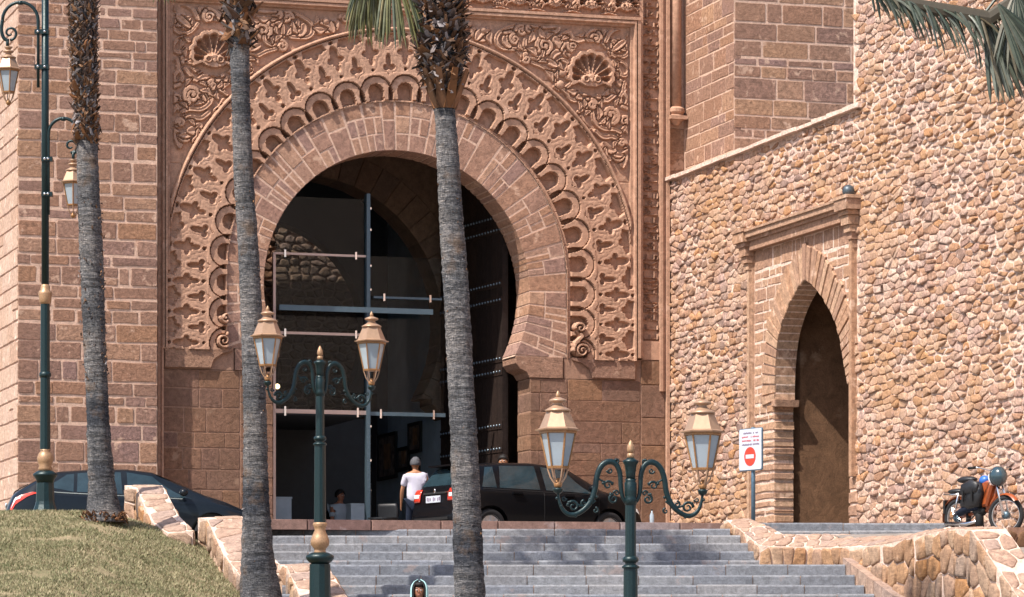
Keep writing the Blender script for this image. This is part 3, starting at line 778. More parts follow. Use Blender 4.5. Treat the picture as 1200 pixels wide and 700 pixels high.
patch_stones(rw, (-4.5, 11.6, 5.8), (3.5, 11.6, 5.8), (3.5, 11.6, 13.2), (-4.5, 11.6, 13.2), .24, .17, M_ASHD, M_MORTD, rs=random.Random(8), gap=.02, dep=.05)
mb = MB(); mb.box(-4.5, 3.5, 11.62, 11.9, ZP-.2, 13.2); mb.build('wall_back', M_RMORT, rw)

# --- glass partition
gp = empty('glass_partition', GO, ANG, 'frameless glass screen with slim rails and steel mullion inside the arch', 'glass screen')
yg = 1.02
def gx(px): return fx(px, yg)
def gz(px, py): return fac(px, py, yg)[1]
xm = gx(430); MB().box(xm-.035, xm+.035, yg-.12, yg+.05, ZP, gz(430, 228)).build('mullion', M_STEEL, gp)
rails = [(321, 430, 299, M_ALU, .02), (321, 430, 391.5, M_ALU, .024), (321, 432, 483, M_ALU, .038), (437, 517, 350, M_STEEL, .02), (433, 521, 486, M_STEEL, .035)]
for a, b, y, m, t in rails:
    z = gz((a+b)/2, y); MB().box(gx(a), gx(b), yg-.06, yg+.02, z-t, z+t).build('rail', m, gp)
    for q in (a+12, b-14):
        xq = gx(q); MB().box(xq-.018, xq+.018, yg-.085, yg-.06, z-t-.05, z+t+.05).build('clamp', M_CHROM, gp)
z = gz(410, 366); MB().box(gx(320), gx(499), yg-.5, yg-.44, z-.05, z+.05).build('cross_beam', M_STEEL, gp)
for q in (245, 270, 312, 340, 372, 500, 540, 575): MB().box(xm+.035, xm+.065, yg-.09, yg-.05, gz(430, q)-.02, gz(430, q)+.02).build('clamp', M_CHROM, gp)
MB().box(gx(319.5), gx(322.5), yg-.05, yg+.03, ZP, gz(320, 296)).build('side_channel', M_ALU, gp)
for a, b, zt, zb_ in ((322, 430, 230, 299), (322, 430, 299, 391), (322, 430, 391, 483), (431, 517, 300, 350), (431, 521, 350, 486)):
    MB().box(gx(a)+.01, gx(b)-.01, yg-.012, yg, gz((a+b)/2, zb_)+.03, gz((a+b)/2, zt)-.03).build('glass_pane', M_GLASS, gp)

# --- great wooden door leaf, opened inwards
dl = empty('wooden_door_leaf', GO+GU*(2.36)+GN*.85, ANG+R(97), 'dark wooden door leaf with rows of iron studs, open inside the arch', 'door')
DW = 3.0
for i in range(12):
    MB().box(i*DW/12+.006, (i+1)*DW/12-.006, -.0, .12, ZP+.03, 12.4 if True else 0).build('plank', M_WOOD, dl)
MB().box(0, DW, .03, .11, ZP+.02, 12.39).build('door_core', M_WOOD, dl)
for py in (262, 277, 339, 358, 426, 441, 503, 530):
    zr = fac(575, py, 2.0)[1]; MB().box(0, DW, .12, .135, zr-.07, zr+.07).build('strap_rail', M_WOOD, dl)
    st = MB()
    for i in range(22): st.ball((.08+i*DW/22, .14, zr), .028, 8)
    tag(st.build('studs', M_STUD, dl, True), kind='stuff')

# ================================================================== TOWER, BASTION, RUBBLE WALL
def side_M(x, y):                                          # a face that looks to local -x, its front corner at (x, y)
    return Matrix(((0, 1, 0, x), (-1, 0, 0, y), (0, 0, 1, 0), (0, 0, 0, 1)))
def flank_stone(parent, x, y, length, z0, z1, depth, mat, rs, **k):
    return ashlar(parent, -length, 0, z0, z1, 0, depth, mat, rs, M=side_M(x, y), **k)
tower = empty('stone_tower', GO, ANG, 'tall tower of coursed brown ashlar behind the slim double lamp post', 'tower')
yt = -.35; tx0 = fx(20, yt); tx1 = fx(185, yt)
MB().box(tx0+.02, tx1-.01, yt+.003, 16, ZP-.6, TOPZ+.3).build('wall_core', M_MORT, tower)
ZV = 14.4
ashlar(tower, tx0, tx1, ZP-.4, ZV, yt, .14, M_ASH, random.Random(31), (.14, .40), (.28, .90), .036, .006, wob=.009)
flank_stone(tower, tx0, yt, 5.5, ZP-.4, ZV, .14, M_ASHL, random.Random(32), hs=(.25, .42), ws=(.5, 1.0), gap=.02, bev=.012)
bast = empty('ashlar_bastion', GO, ANG, 'square bastion of brown ashlar with pale joints rising behind the rubble wall', 'bastion')
bx0 = fx(803); lo, hi = -12.0, 0.0
for _ in range(50):
    m_ = (lo+hi)/2
    p = GO+GU*bx0+GN*m_
    if 600+F*p.x/p.y > 860: lo = m_
    else: hi = m_
by = lo; bx1 = fx(1035, by)
MB().box(bx0+.004, bx1, by+.004, 3, ZP, TOPZ+.2).build('wall_core', M_MORT, bast)
ashlar(bast, bx0, bx1, 10.4, ZV+.4, by, .14, M_ASH, random.Random(41), (.15, .42), (.4, 1.0), .030, .006, wob=.005)
flank_stone(bast, bx0, by, -by, 10.4, ZV+.4, .14, M_ASH, random.Random(41), hs=(.15, .42), ws=(.5, 1.1), gap=.02)

wall = empty('rubble_wall', WJ, ANG-PI/2, 'long sunlit wall of rough rubble with pale mortar and a pointed doorway', 'wall')
WL = 17.0; ZC = 11.02; TB = 9.05; ZB = 3.45; ZTOP = 15.9
# doorway outline on the wall (left edge, apex, right edge)
dl_px = [(909, 470), (909.5, 438), (913, 396), (923, 364), (933, 344), (944.5, 327)]
dr_px = [(957, 337), (969, 354), (983, 382), (991, 424), (995, 462)]
def chain(P, k=2):
    for _ in range(k):
        N = [P[0]]
        for a, b in zip(P[:-1], P[1:]):
            N += [tuple(a[i]*.75+b[i]*.25 for i in (0, 1)), tuple(a[i]*.25+b[i]*.75 for i in (0, 1))]
        P = N+[P[-1]]
    return P
DLc = chain([wal(*p) for p in dl_px]); DRc = chain([wal(944.5, 327)]+[wal(*p) for p in dr_px])
arch_line = DLc+DRc[1:]
tL, tR = wal(909, 470)[0], wal(995.5, 470)[0]; zS = wal(909, 462)[1]
zSr = wal(995, 462)[1]; zS = (zS+zSr)/2
arch_line = [(t, z) for t, z in arch_line if z > zS]; arch_line = [(tL+.02, zS)]+arch_line+[(tR-.02, zS)]
aL, aR = 4.35, 9.20; aT = 9.21
def in_panel(t, z): return aL < t < aR and z < aT
# backing wall, as strips that leave the doorway open
nrng = random.Random(51)
def wall_strip(x0, x1, z0, z1, y=.0, name='mortar'):
    nu, nv = max(1, int((x1-x0)/.075)), max(1, int((z1-z0)/.06)); vs = []; fs = []
    for j in range(nv+1):
        for i in range(nu+1):
            X_, Z_ = x0+(x1-x0)*i/nu, z0+(z1-z0)*j/nv
            e = min(i, nu-i, j, nv-j) > 0
            vs.append((X_, y+(.010*noise.noise(Vector((X_*2.2, Z_*2.2, 3)))+.030*noise.noise(Vector((X_*7, Z_*11, 9)))+.006 if e else 0), Z_))
    for j in range(nv):
        for i in range(nu): a = j*(nu+1)+i; fs.append((a, a+1, a+nu+2, a+nu+1))
    return mesh_obj(name, vs, fs, M_RMORT, wall, True)
wall_strip(0, aL, ZB, ZC); wall_strip(aL, aR, aT, ZC); wall_strip(aR, WL, ZB, ZC); wall_strip(TB, WL, ZC, ZTOP)
mb = MB(); mb.box(0, aL, .05, 1.2, ZB, ZC-.01); mb.box(aR, WL, .05, 1.2, ZB, ZC-.01); mb.box(aL, aR, .05, 1.2, aT, ZC-.01); mb.box(TB, WL, .004, 1.2, ZC, ZTOP); mb.build('wall_core', M_RMORT, wall)
cells = []
for poly in voronoi_cells(WL, ZTOP-ZB, .29, .122, .52, nrng):
    cx = sum(p[0] for p in poly)/len(poly); cz = sum(p[1] for p in poly)/len(poly)+ZB
    if in_panel(cx, cz) or (cz > ZC-.03 and cx < TB+.08) or (cx > 16.6): continue
    P = [(x, z+ZB) for x, z in poly]
    P = [(min(max(x, .02), WL), z) for x, z in P]
    if cx < TB: P = [(x, min(z, ZC-.02)) for x, z in P]
    if cz < aT and cx < aL: P = [(min(x, aL-.01), z) for x, z in P]
    elif cz < aT and cx > aR: P = [(max(x, aR+.01), z) for x, z in P]
    elif aL < cx < aR: P = [(x, max(z, aT+.02)) for x, z in P]
    area = abs(sum(P[i][0]*P[(i+1) % len(P)][1]-P[(i+1) % len(P)][0]*P[i][1] for i in range(len(P)))/2)
    cells.append((area*(1+cx/8), P, cx, cz))
cells.sort(key=lambda c: -c[0])
rest = MB()
for i, (_, P, cx, cz) in enumerate(cells):
    v_, f_ = stone_shape(P, nrng.choice([.001, .006, .010, .018, .026])+(.012 if noise.noise(Vector((cx*.35, cz*.5, 4)))+.05*(cz-9)+.05*(cx-8) > .15 else 0), nrng.choice([.010, .015, .02, .028, .045]), nrng, nrng.choice([0, 0, 1]), lambda u, v, h: (u, -h, v))
    if i < 298: mesh_obj('rubble_stone', v_, f_, M_RUB, wall, True)
    else: rest.add(v_, f_)
tag(rest.build('small_rubble_stones', M_RUB, wall, True), kind='stuff')
# sloping weathered coping along the lower part, raw edge of the upper part
cp = MB()
for i in range(14):
    a, b = -.1+i*(TB+.5)/14, -.1+(i+1)*(TB+.5)/14-.012
    cp.prism([(a, ZC), (b, ZC), (b, ZC+.07+nrng.uniform(-.02, .02)), (a, ZC+.07+nrng.uniform(-.02, .02))], -.09-nrng.uniform(0, .03), .3, .02)
cp.build('coping', M_RMORT, wall)
tag(patch_stones(wall, (TB-.001, 1.2, ZC), (TB-.001, 0, ZC), (TB-.001, 0, ZTOP), (TB-.001, 1.2, ZTOP), .35, .22, M_RUB, M_RMORT, rs=nrng) and wall, kind=None)
# doorway: wedge bricks round the arch, small ashlar in the panel, jamb bricks
def arc_pts(P, step):
    out = [P[0]]; acc = 0
    for a, b in zip(P[:-1], P[1:]):
        L = math.dist(a, b); s_ = 0
        while acc+(L-s_) >= step:
            s_ += step-acc; acc = 0; out.append((a[0]+(b[0]-a[0])*s_/L, a[1]+(b[1]-a[1])*s_/L))
        acc += L-s_
    return out
AP = arc_pts(arch_line, .155); cxa = (tL+tR)/2; cza = zS+.3
def outn(i):
    a = AP[max(0, i-1)]; b = AP[min(len(AP)-1, i+1)]; d = (b[0]-a[0], b[1]-a[1]); l = math.hypot(*d); n = (-d[1]/l, d[0]/l)
    if abs(AP[i][0]-6.95) < .35 and AP[i][1] > 8: n = ((AP[i][0]-6.95)*.8, 1); l = math.hypot(*n); n = (n[0]/l, n[1]/l)
    return n
VL = .62
for i in range(len(AP)-1):
    n0, n1 = outn(i), outn(i+1); a, b = AP[i], AP[i+1]
    tt = lambda p, q, f_: (p[0]+(q[0]-p[0])*f_, p[1]+(q[1]-p[1])*f_)
    vl = VL*nrng.uniform(.92, 1.06)
    o0 = (a[0]+n0[0]*vl, a[1]+n0[1]*vl); o1 = (b[0]+n1[0]*vl, b[1]+n1[1]*vl)
    MB().prism([tt(a, b, .08), tt(a, b, .92), tt(o0, o1, .90), tt(o0, o1, .10)][::-1], -.03-nrng.uniform(0, .02), .36, .01).build('wedge_brick', M_BRICK, wall)
def near_arch(x, z):
    if z < zS-.02: return tL-.05 < x < tR+.05
    ins = False; P = arch_line+[(tR, zS-1), (tL, zS-1)]
    j = len(P)-1
    for i in range(len(P)):
        if (P[i][1] > z) != (P[j][1] > z) and x < (P[j][0]-P[i][0])*(z-P[i][1])/(P[j][1]-P[i][1])+P[i][0]: ins = not ins
        j = i
    return ins or min(math.dist((x, z), p) for p in AP) < VL*.72
ashlar(wall, aL+.13, aR-.13, zS, aT-.42, .0, .2, M_BRICK, nrng, (.13, .24), (.3, .6), .022, .01, wob=.008, skip=near_arch, name='panel_block')
ashlar(wall, aL+.13, aR-.13, aT-.41, aT-.02, .0, .2, M_BRICK, nrng, (.38, .40), (.3, .55), .03, .01, wob=.008, name='panel_block')
ashlar(wall, aL+.13, tL, ZB+.3, zS-.004, -.01, .36, M_BRICK, nrng, (.12, .2), (.5, 1.2), .035, .015, wob=.013, name='jamb_brick', rag=True)
ashlar(wall, tR, aR+.05, ZB+.3, zS-.004, -.01, .36, M_BRICK, nrng, (.16, .3), (.3, .6), .02, .015, wob=.012, name='jamb_brick')
# panel mortar with the opening cut out
def panel_sheet(y):
    P = [(tL-.07, ZB)]+[(tL-.07, zS)]+arch_line[1:-1]+[(tR+.03, zS), (tR+.03, ZB)]
    vs = []; fs = []; N = len(P)
    for i, (t, z) in enumerate(P):
        if i <= 1: o = (aL, z)
        elif i >= N-2: o = (aR, z)
        else:
            f_ = (i-1)/(N-3); L1 = aT-zS; tot = 2*L1+(aR-aL); s_ = f_*tot
            o = (aL, zS+s_) if s_ < L1 else ((aL+s_-L1, aT) if s_ < L1+aR-aL else (aR, aT-(s_-L1-(aR-aL))))
        vs += [(t, y, z), (o[0], y, o[1]), (t, .36, z)]
        if i: a = (i-1)*3; b = i*3; fs += [(a, b, b+1, a+1), (a, a+2, b+2, b)]
    return mesh_obj('panel_mortar', vs, fs, M_RMORT, wall)
panel_sheet(.001)
for x in (tL, ): MB().prism([(x-.06, zS-.1), (x+.10, zS-.1), (x+.12, zS+.02), (x-.06, zS+.02)], -.06, .40, .01).build('impost', M_BRICK, wall)
# plastered passage behind the doorway
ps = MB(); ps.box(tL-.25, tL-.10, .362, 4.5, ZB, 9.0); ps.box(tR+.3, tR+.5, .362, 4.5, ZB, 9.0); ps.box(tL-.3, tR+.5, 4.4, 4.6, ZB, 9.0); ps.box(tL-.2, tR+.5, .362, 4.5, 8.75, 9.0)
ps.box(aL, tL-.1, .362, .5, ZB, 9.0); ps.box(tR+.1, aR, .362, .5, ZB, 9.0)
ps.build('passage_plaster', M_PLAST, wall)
# square frame: pilaster strips, corbels, cornice, iron ball
def zw(px, py): return wal(px, py)[1]
fr_ = MB(); fr_.box(aL, aL+.11, -.10, .05, ZB, aT); fr_.box(aL+.05, aL+.13, -.05, .05, ZB, aT)
fr_.box(aR-.12, aR, -.10, .05, 4.9, aT); fr_.box(aR-.17, aR-.10, -.05, .05, 4.9, aT); fr_.build('frame_strip', M_BRICK, wall)
c_ = MB(); c_.box(aL, aR, -.14, .05, aT-.03, aT+.13); c_.box(aL, aR, -.18, .05, aT+.13, aT+.19); c_.box(aL, aR, -.24, .05, aT+.19, aT+.29); c_.box(aL-.02, aR+.02, -.27, .05, aT+.29, aT+.33); c_.build('cornice', M_BRICK, wall)
for xx in (aL+.02, aR-.06):
    c_ = MB()
    for k, (hw, yy, z0, z1) in enumerate(((.10, .16, -.50, -.36), (.13, .24, -.36, -.24), (.17, .32, -.24, -.12), (.20, .40, -.12, .04), (.26, .46, .04, .12), (.33, .56, .12, .30), (.37, .60, .30, .36))):
        c_.box(xx-hw*.8, xx+hw*.8, -yy*.5, .06, aT+z0+.005, aT+z1)
    c_.build('corbel', M_BRICK, wall)
ball = MB().ball((0, 0, 0), .105, 16).build('iron_ball', M_BALL, None, True)
ball.location = WJ+WD*(aR-.06)+GU*(-.13)+Vector((0, 0, aT+.36+.09)); tag(ball, 'dark iron ball resting on the right corbel over the pointed doorway', 'ball')
# the wall goes on out of frame
MB().box(WL, WL+14, .02, 1.2, ZB, ZTOP).build('wall_core', M_RMORT, wall)

# ================================================================== GROUND
def sheet(name, fn, x0, x1, y0, y1, nx, ny, mat, smooth=True, mask=None):
    vs = []; fs = []
    for j in range(ny+1):
        for i in range(nx+1):
            x, y = x0+(x1-x0)*i/nx, y0+(y1-y0)*j/ny; vs.append((x, y, fn(x, y)))
    for j in range(ny):
        for i in range(nx):
            a = j*(nx+1)+i
            if mask is None or mask(x0+(x1-x0)*(i+.5)/nx, y0+(y1-y0)*(j+.5)/ny): fs.append((a, a+1, a+nx+2, a+nx+1))
    return mesh_obj(name, vs, fs, mat, None, smooth)
def sst(a, b, x): t = min(1, max(0, (x-a)/(b-a))); return t*t*(3-2*t)
tag(sheet('ground', lambda x, y: 1.155*sst(12, 43, y), -400, 400, -120, 900, 80, 102, M_PAVE), kind='structure')
def plat_z(x, y): return ZP-.2*sst(-3.2, -5.0, x) if x < -3.2 else ZP
def sst2(x): return 0
def platz(x): return ZP-.20*(1-sst(-5.0, -3.2, x))
e0 = pt(330, 608.8, 53.8); e1 = pt(840, 613.3, 55.15)
def edge_y(x): return max(53.4, e0.y+(e1.y-e0.y)*(x-e0.x)/(e1.x-e0.x)) if x < 3.3 else 55.1
vs = []; fs = []; xs = [-30, -12]+[-9+i*.5 for i in range(33)]+[8.2]
for i, x in enumerate(xs):
    vs += [(x, edge_y(x)+.1, platz(x)), (x, 96, platz(x))]
    if i: fs.append((2*i-2, 2*i, 2*i+1, 2*i-1))
tag(mesh_obj('terrace_paving', vs, fs, M_PAVE), kind='structure')
ZL = 3.65
MB().box(3.98, 5.4, 52.96, 53.3, 3.0, ZL-.004).build('paving_edge', M_RMORT)['kind'] = 'structure'  # sunlit look put into the edge by its pale mortar colour
lpv = [(3.98, 52.9, ZL), (4.75, 52.9, ZL), (6.0, 52.0, ZL), (30, 52.0, ZL), (30, 56, ZL), (12, 56.5, ZL), (3.55, 55.3, ZL), (5.3, 50.8, 3.2), (6.55, 46.8, 2.9), (30, 46.8, 2.9)]
tag(mesh_obj('lower_paving', lpv, [(0, 1, 2, 3, 4, 5, 6), (1, 7, 8, 2), (2, 8, 9, 3)], M_PAVE), kind='structure')

# ================================================================== STAIRS
st = empty('stone_staircase', (0, 0, 0), 0, 'broad flight of blue grey granite steps leading up to the carved gate', 'stairs')
srs2 = random.Random(61)
rows = [(620.2, 54.15, 300, 856), (627.7, 53.8, 300, 868), (636.9, 53.45, 300, 877), (646.3, 53.1, 300, 887), (656.8, 52.72, 300, 899)]
def step_row(z_top, d, x0, x1, zbot, mat, depth=.5, wd=.74):
    x = x0; fwd = d
    while x < x1-.01:
        w_ = wd*srs2.uniform(.82, 1.2)
        if x1-(x+w_) < .3: w_ = x1-x
        g = .007; b = .012; yy = d-srs2.uniform(0, .018); X0, X1 = x+g, x+w_-g; zt = z_top+srs2.uniform(-.006, .006)
        vs = [(X0, yy, zbot), (X1, yy, zbot), (X1, yy, zt-b*2), (X0, yy, zt-b*2), (X0, yy+b, zt-b*.4), (X1, yy+b, zt-b*.4), (X0, yy+b*3, zt), (X1, yy+b*3, zt), (X0, d+depth, zt), (X1, d+depth, zt), (X0, d+depth, zbot), (X1, d+depth, zbot)]
        fs = [(0, 1, 2, 3), (3, 2, 5, 4), (4, 5, 7, 6), (6, 7, 9, 8), (8, 9, 11, 10), (0, 3, 4, 6, 8, 10), (1, 11, 9, 7, 5, 2), (0, 10, 11, 1)]
        mesh_obj('step_block', vs, fs, mat, st); x += w_
    MB().box(x0, x1, d+.012, d+depth-.01, zbot+.001, z_top-.012).build('step_bed', M_MORT, st)
def ez(y, d): return EYE+(HZ-y)/F*d
prev = None
# top course follows the gate
L = (e1-e0).length; du = (e1-e0)/L; x = 0.0
Z0 = ZP; zn = ez(620.2, 54.15)
kerbrot = math.atan2(du.y, du.x)
x = -.55
while x < L+.1:
    w_ = .95*srs2.uniform(.8, 1.2); w_ = min(w_, L+.15-x)
    if w_ < .1: break
    M = Matrix.Translation(e0) @ Matrix.Rotation(kerbrot, 4, 'Z')
    mb = MB().prism([(x+.006, zn-.02-e0.z), (x+w_-.006, zn-.02-e0.z), (x+w_-.006, ZP-e0.z+.003), (x+.006, ZP-e0.z+.003)], 0, .35, .012)
    mb.v = [tuple(M @ Vector(p)) for p in mb.v]; mb.build('step_block', M_GRANR, st); x += w_
for i, (y, d, pa, pb) in enumerate(rows):
    z = ez(y, d); zb = ez(rows[i+1][0], rows[i+1][1]) if i < 4 else ez(661.5, 50.8)
    step_row(z, d, (pa-600)/F*d, (pb-600)/F*d, zb-.02, M_GRAN, 1.5 if i == 0 else .6)
ZLAND = ez(662, 50.8)
lower = [(662, 50.8, 330, 991), (674.3, 50.45, 330, 1002), (685.6, 50.1, 330, 1013), (696.3, 49.75, 330, 1025)]
MB().box(-3.4, 5.3, 50.86, 53, ZLAND-.3, ZLAND-.004).build('landing', M_GRAN, st)
for i, (y, d, pa, pb) in enumerate(lower):
    z = ez(y, d); zb = ez(lower[i+1][0], lower[i+1][1]) if i < 3 else z-.145
    step_row(z, d, (pa-600)/F*d, (pb-600)/F*d, zb-.02, M_GRAN, .6)
z = ez(696.3, 49.75); d = 49.75; pbx = (1025-600)/F*49.75
while z-.145 > 1.2:
    z -= .145; d -= .35; pbx += .105
    step_row(z, d, -3.2, pbx, max(z-.165, 1.1), M_GRAN, .6, 1.5)
# two steps on the right, from the upper to the lower paving
for k, (zt, d) in enumerate(((ZP, 55.06), (ZP-.135, 54.7))):
    step_row(zt, d, (880-600)/F*d, (1112-600)/F*d, zt-.15, M_GRAN, .5, 1.7)

# ================================================================== PARAPETS
def parapet(name, label, L_, R_, zb, cw=.4, ch=.3, seed=1, faces='LRF', topc=(.5, .42), cat='parapet'):
    """L_, R_: lists of points on the two edges of the sloping top, from the far end to the near end"""
    rs = random.Random(seed); o = empty(name, (L_[0].x, L_[0].y, 0), 0, label, cat); b = Vector((L_[0].x, L_[0].y, 0))
    L_ = [p-b for p in L_]; R_ = [p-b for p in R_]; dn = lambda p, k=0: Vector((p.x, p.y, zb))
    for i in range(len(L_)-1):
        patch_stones(o, L_[i+1], R_[i+1], R_[i], L_[i], topc[0], topc[1], M_COPE, M_RMORT, 'coping_stone', .015, .022, rs, jit=.34)
        if 'L' in faces: patch_stones(o, dn(L_[i]), dn(L_[i+1]), L_[i+1], L_[i], cw, ch, M_PARA, M_RMORT, 'stone', .012, .035, rs, 0)
        if 'R' in faces: patch_stones(o, dn(R_[i+1]), dn(R_[i]), R_[i], R_[i+1], cw*1.5, ch*1.3, M_PARA, M_RMORT, 'stone', .012, .035, rs, 0)
    if 'F' in faces: patch_stones(o, dn(L_[-1]), dn(R_[-1]), R_[-1], L_[-1], cw, ch, M_PARA, M_RMORT, 'stone', .012, .035, rs, 0)
    if 'B' in faces: patch_stones(o, dn(L_[0]), L_[0], R_[0], dn(R_[0]), cw, ch, M_PARA, M_RMORT, 'stone', .012, .035, rs, 0)
    vs = []; fs = []; n = len(L_)                                    # solid core just under the stones
    for l, r in zip(L_, R_): 
        k = Vector((0, 0, .012)); vs += [l-k, r-k, dn(r), dn(l)]
    for i in range(n-1):
        for q in range(4): fs.append((i*4+q, i*4+(q+1) % 4, (i+1)*4+(q+1) % 4, (i+1)*4+q))
    fs += [(0, 1, 2, 3), tuple((n-1)*4+q for q in (3, 2, 1, 0))]
    cx = sum((v for v in vs), Vector())/len(vs)
    vs = [Vector((cx.x+(v.x-cx.x)*.97, cx.y+(v.y-cx.y)*.97, v.z)) for v in vs]
    mesh_obj('core', vs, fs, M_RMORT, o); return o
parapet('stone_parapet', 'stone parapet with sloping top beside the palm on the lawn, before the dark blue car', [pt(146, 569, 55.2), pt(160, 573, 55.0), pt(178, 612, 53.4), pt(196, 625, 52.6)], [pt(190, 569, 55.2), pt(193, 573, 55.0), pt(209, 604, 53.6), pt(226, 622, 52.6)], 3.3, .34, .3, 71, topc=(.42, .36))
parapet('stone_parapet', 'stone parapet at the lawn edge below the car bonnet, behind the middle palm trunk', [pt(232, 607, 53.0), pt(243, 609, 52.8), pt(262, 650, 51.3), pt(282, 676, 50.4)], [pt(283, 605, 53.0), pt(288, 609, 52.8), pt(312, 645, 51.4), pt(338, 672, 50.5)], 2.2, .26, .32, 72, topc=(.42, .36))
parapet('stone_parapet', 'stone parapet at the left of the lower steps, beside the gold and green lamp post', [pt(326, 662, 50.6), pt(336, 664, 50.3), pt(352, 700, 49.0), pt(392, 770, 46.6)], [pt(370, 660, 50.6), pt(384, 664, 50.3), pt(405, 697, 49.2), pt(450, 770, 46.8)], 1.1, .28, .3, 73, topc=(.40, .36))
parapet('stone_parapet', 'low rounded stone parapet running down the right of the upper steps', [pt(846, 616, 54.95), pt(851, 609.5, 54.8), pt(866, 620, 54.0), pt(884, 635, 53.2), pt(899, 644, 52.65)], [pt(880, 613, 54.95), pt(878, 608.5, 54.8), pt(900, 617, 54.0), pt(917, 626, 53.3), pt(938, 636, 52.7)], 3.1, .3, .25, 74, topc=(.3, .3))
parapet('stone_parapet', 'level stone parapet behind the right end of the landing, below the doorway', [pt(890, 640, 52.55), pt(1012, 643, 52.4)], [pt(905, 626.6, 52.94), pt(1012, 626.6, 52.94)], 3.1, .22, .24, 75, faces='L', topc=(.3, .2))
FL = [(930, 643), (1012, 641), (1036, 638.5), (1072, 630), (1104, 622), (1120, 620), (1138, 621), (1172, 670), (1210, 722), (1250, 775)]
def fl_pt(px, py, off=0, up=0):
    k = (px-600)/F; d = 20.14/(k+.3); p = pt(px, py, d); return p+Vector((off*.957, off*.287, up))
parapet('stone_parapet', 'tall stone side wall of the lower steps, its top humped below the parked moped', [fl_pt(*p) for p in FL], [fl_pt(px, py, .5, .02+(.13 if px < 1100 else 0)) for px, py in FL], 1.1, .36, .30, 76, faces='L', topc=(.30, .30))
curb = empty('stone_kerb', (0, 0, 0), 0, 'narrow sloping stone kerb between the lower steps and the tall side wall', 'kerb')
a0 = fl_pt(1000, 654, -.16); a1 = fl_pt(1046, 688, -.16); a2 = fl_pt(1110, 735, -.16)
for p, q in ((a0, a1), (a1, a2)):
    n_ = 5
    for i in range(n_):
        s0, s1 = p.lerp(q, i/n_), p.lerp(q, (i+.95)/n_); o_ = Vector((.16, .05, 0)); h_ = Vector((0, 0, 1.6))
        mesh_obj('kerb_stone', [s0, s1, s1+o_, s0+o_, s0-h_, s1-h_, s1+o_-h_, s0+o_-h_], [(0, 1, 2, 3), (4, 5, 1, 0), (5, 6, 2, 1), (7, 4, 0, 3), (6, 7, 3, 2)], M_COPE, curb)
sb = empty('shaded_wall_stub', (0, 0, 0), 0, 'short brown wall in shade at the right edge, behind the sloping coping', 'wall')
patch_stones(sb, pt(1181, 680, 50.0), pt(1260, 690, 50.4), pt(1260, 619, 50.4), pt(1181, 618, 50.0), .4, .28, M_PLAST, M_MORTD, rs=random.Random(9))  # the wall's shade is put into these dark brown stones

# ================================================================== LAWN
def lawn_z(x, y):
    z = 4.00-.2*max(0, 53-y) if y < 53 else 4.00-.12*max(0, y-53.3)
    z -= .34*max(0, x+6.0)*sst(54.5, 52.5, y) if False else .34*max(0, x+6.0)
    z += .02*noise.noise(Vector((x*.7, y*.7, 0)))+.012*noise.noise(Vector((x*3, y*3, 2)))
    return max(z, 1.0)
def lawn_mat():
    m, n, b = nodes('lawn_soil'); tc = n.nodes.new('ShaderNodeTexCoord'); a = noise_n(n, tc.outputs['Object'], 1.6, 6, .6); c = noise_n(n, tc.outputs['Object'], 30, 4, .7)
    r = ramp(n, [(.16, .14, .08), (.22, .18, .11), (.28, .22, .14)], [.35, .5, .65]); lnk(n, a.outputs[0], r.inputs[0])
    r2 = ramp(n, [(.6,)*3, (1.2,)*3], [.3, .7]); lnk(n, c.outputs[0], r2.inputs[0])
    lnk(n, mixc(n, 1.0, r.outputs[0], r2.outputs[0], 'MULTIPLY'), b.inputs['Base Color']); b.inputs['Roughness'].default_value = 1; b.inputs['Specular IOR Level'].default_value = .1; return m
def grass_mat():
    m, n, b = nodes('dry_grass'); g = n.nodes.new('ShaderNodeNewGeometry'); tc = n.nodes.new('ShaderNodeTexCoord'); a = noise_n(n, tc.outputs['Object'], 1.3, 5, .6)
    s_ = math_n(n, 'ADD', math_n(n, 'MULTIPLY', g.outputs['Random Per Island'], .45), math_n(n, 'MULTIPLY', a.outputs[0], .75))
    r = ramp(n, [(.11, .125, .06), (.17, .175, .09), (.27, .245, .14), (.40, .34, .22)], [.3, .5, .66, .85]); lnk(n, s_, r.inputs[0])
    lnk(n, r.outputs[0], b.inputs['Base Color']); b.inputs['Roughness'].default_value = .8; b.inputs['Specular IOR Level'].default_value = .2; return m
tag(sheet('lawn', lawn_z, -28, -2.6, 37, 57, 110, 110, lawn_mat(), True, lambda x, y: not (x > -4.6 and y > 53.6) and not (x > -3.6 and y > 50.8)), kind='structure')
NB = 170000
gx_ = RNG.uniform(-9.0, -2.7, NB); gy_ = 44.5+(54.3-44.5)*RNG.random(NB)
co = np.zeros((NB, 3, 3), np.float32)
keep = []
for i in range(NB):
    x, y = gx_[i], gy_[i]
    if (x > -4.6 and y > 53.5) or (x > -3.7 and y > 50.7): continue
    k = (x/y)*F+600
    if k < -25 or k > 420: continue
    if noise.noise(Vector((x*1.1, y*1.1, 5)))+.5*noise.noise(Vector((x*3.3, y*3.3, 8))) > random.random()*.5+.12: continue
    z = lawn_z(x, y); h = .014+.032*random.random(); q = random.random()*PI; wq = .006+.004*random.random(); lx, ly = random.gauss(0, .025), random.gauss(0, .025)
    co[i] = ((x-math.cos(q)*wq, y-math.sin(q)*wq, z-.01), (x+math.cos(q)*wq, y+math.sin(q)*wq, z-.01), (x+lx, y+ly, z+h)); keep.append(i)
co = co[keep].reshape(-1, 3); nf = len(keep)
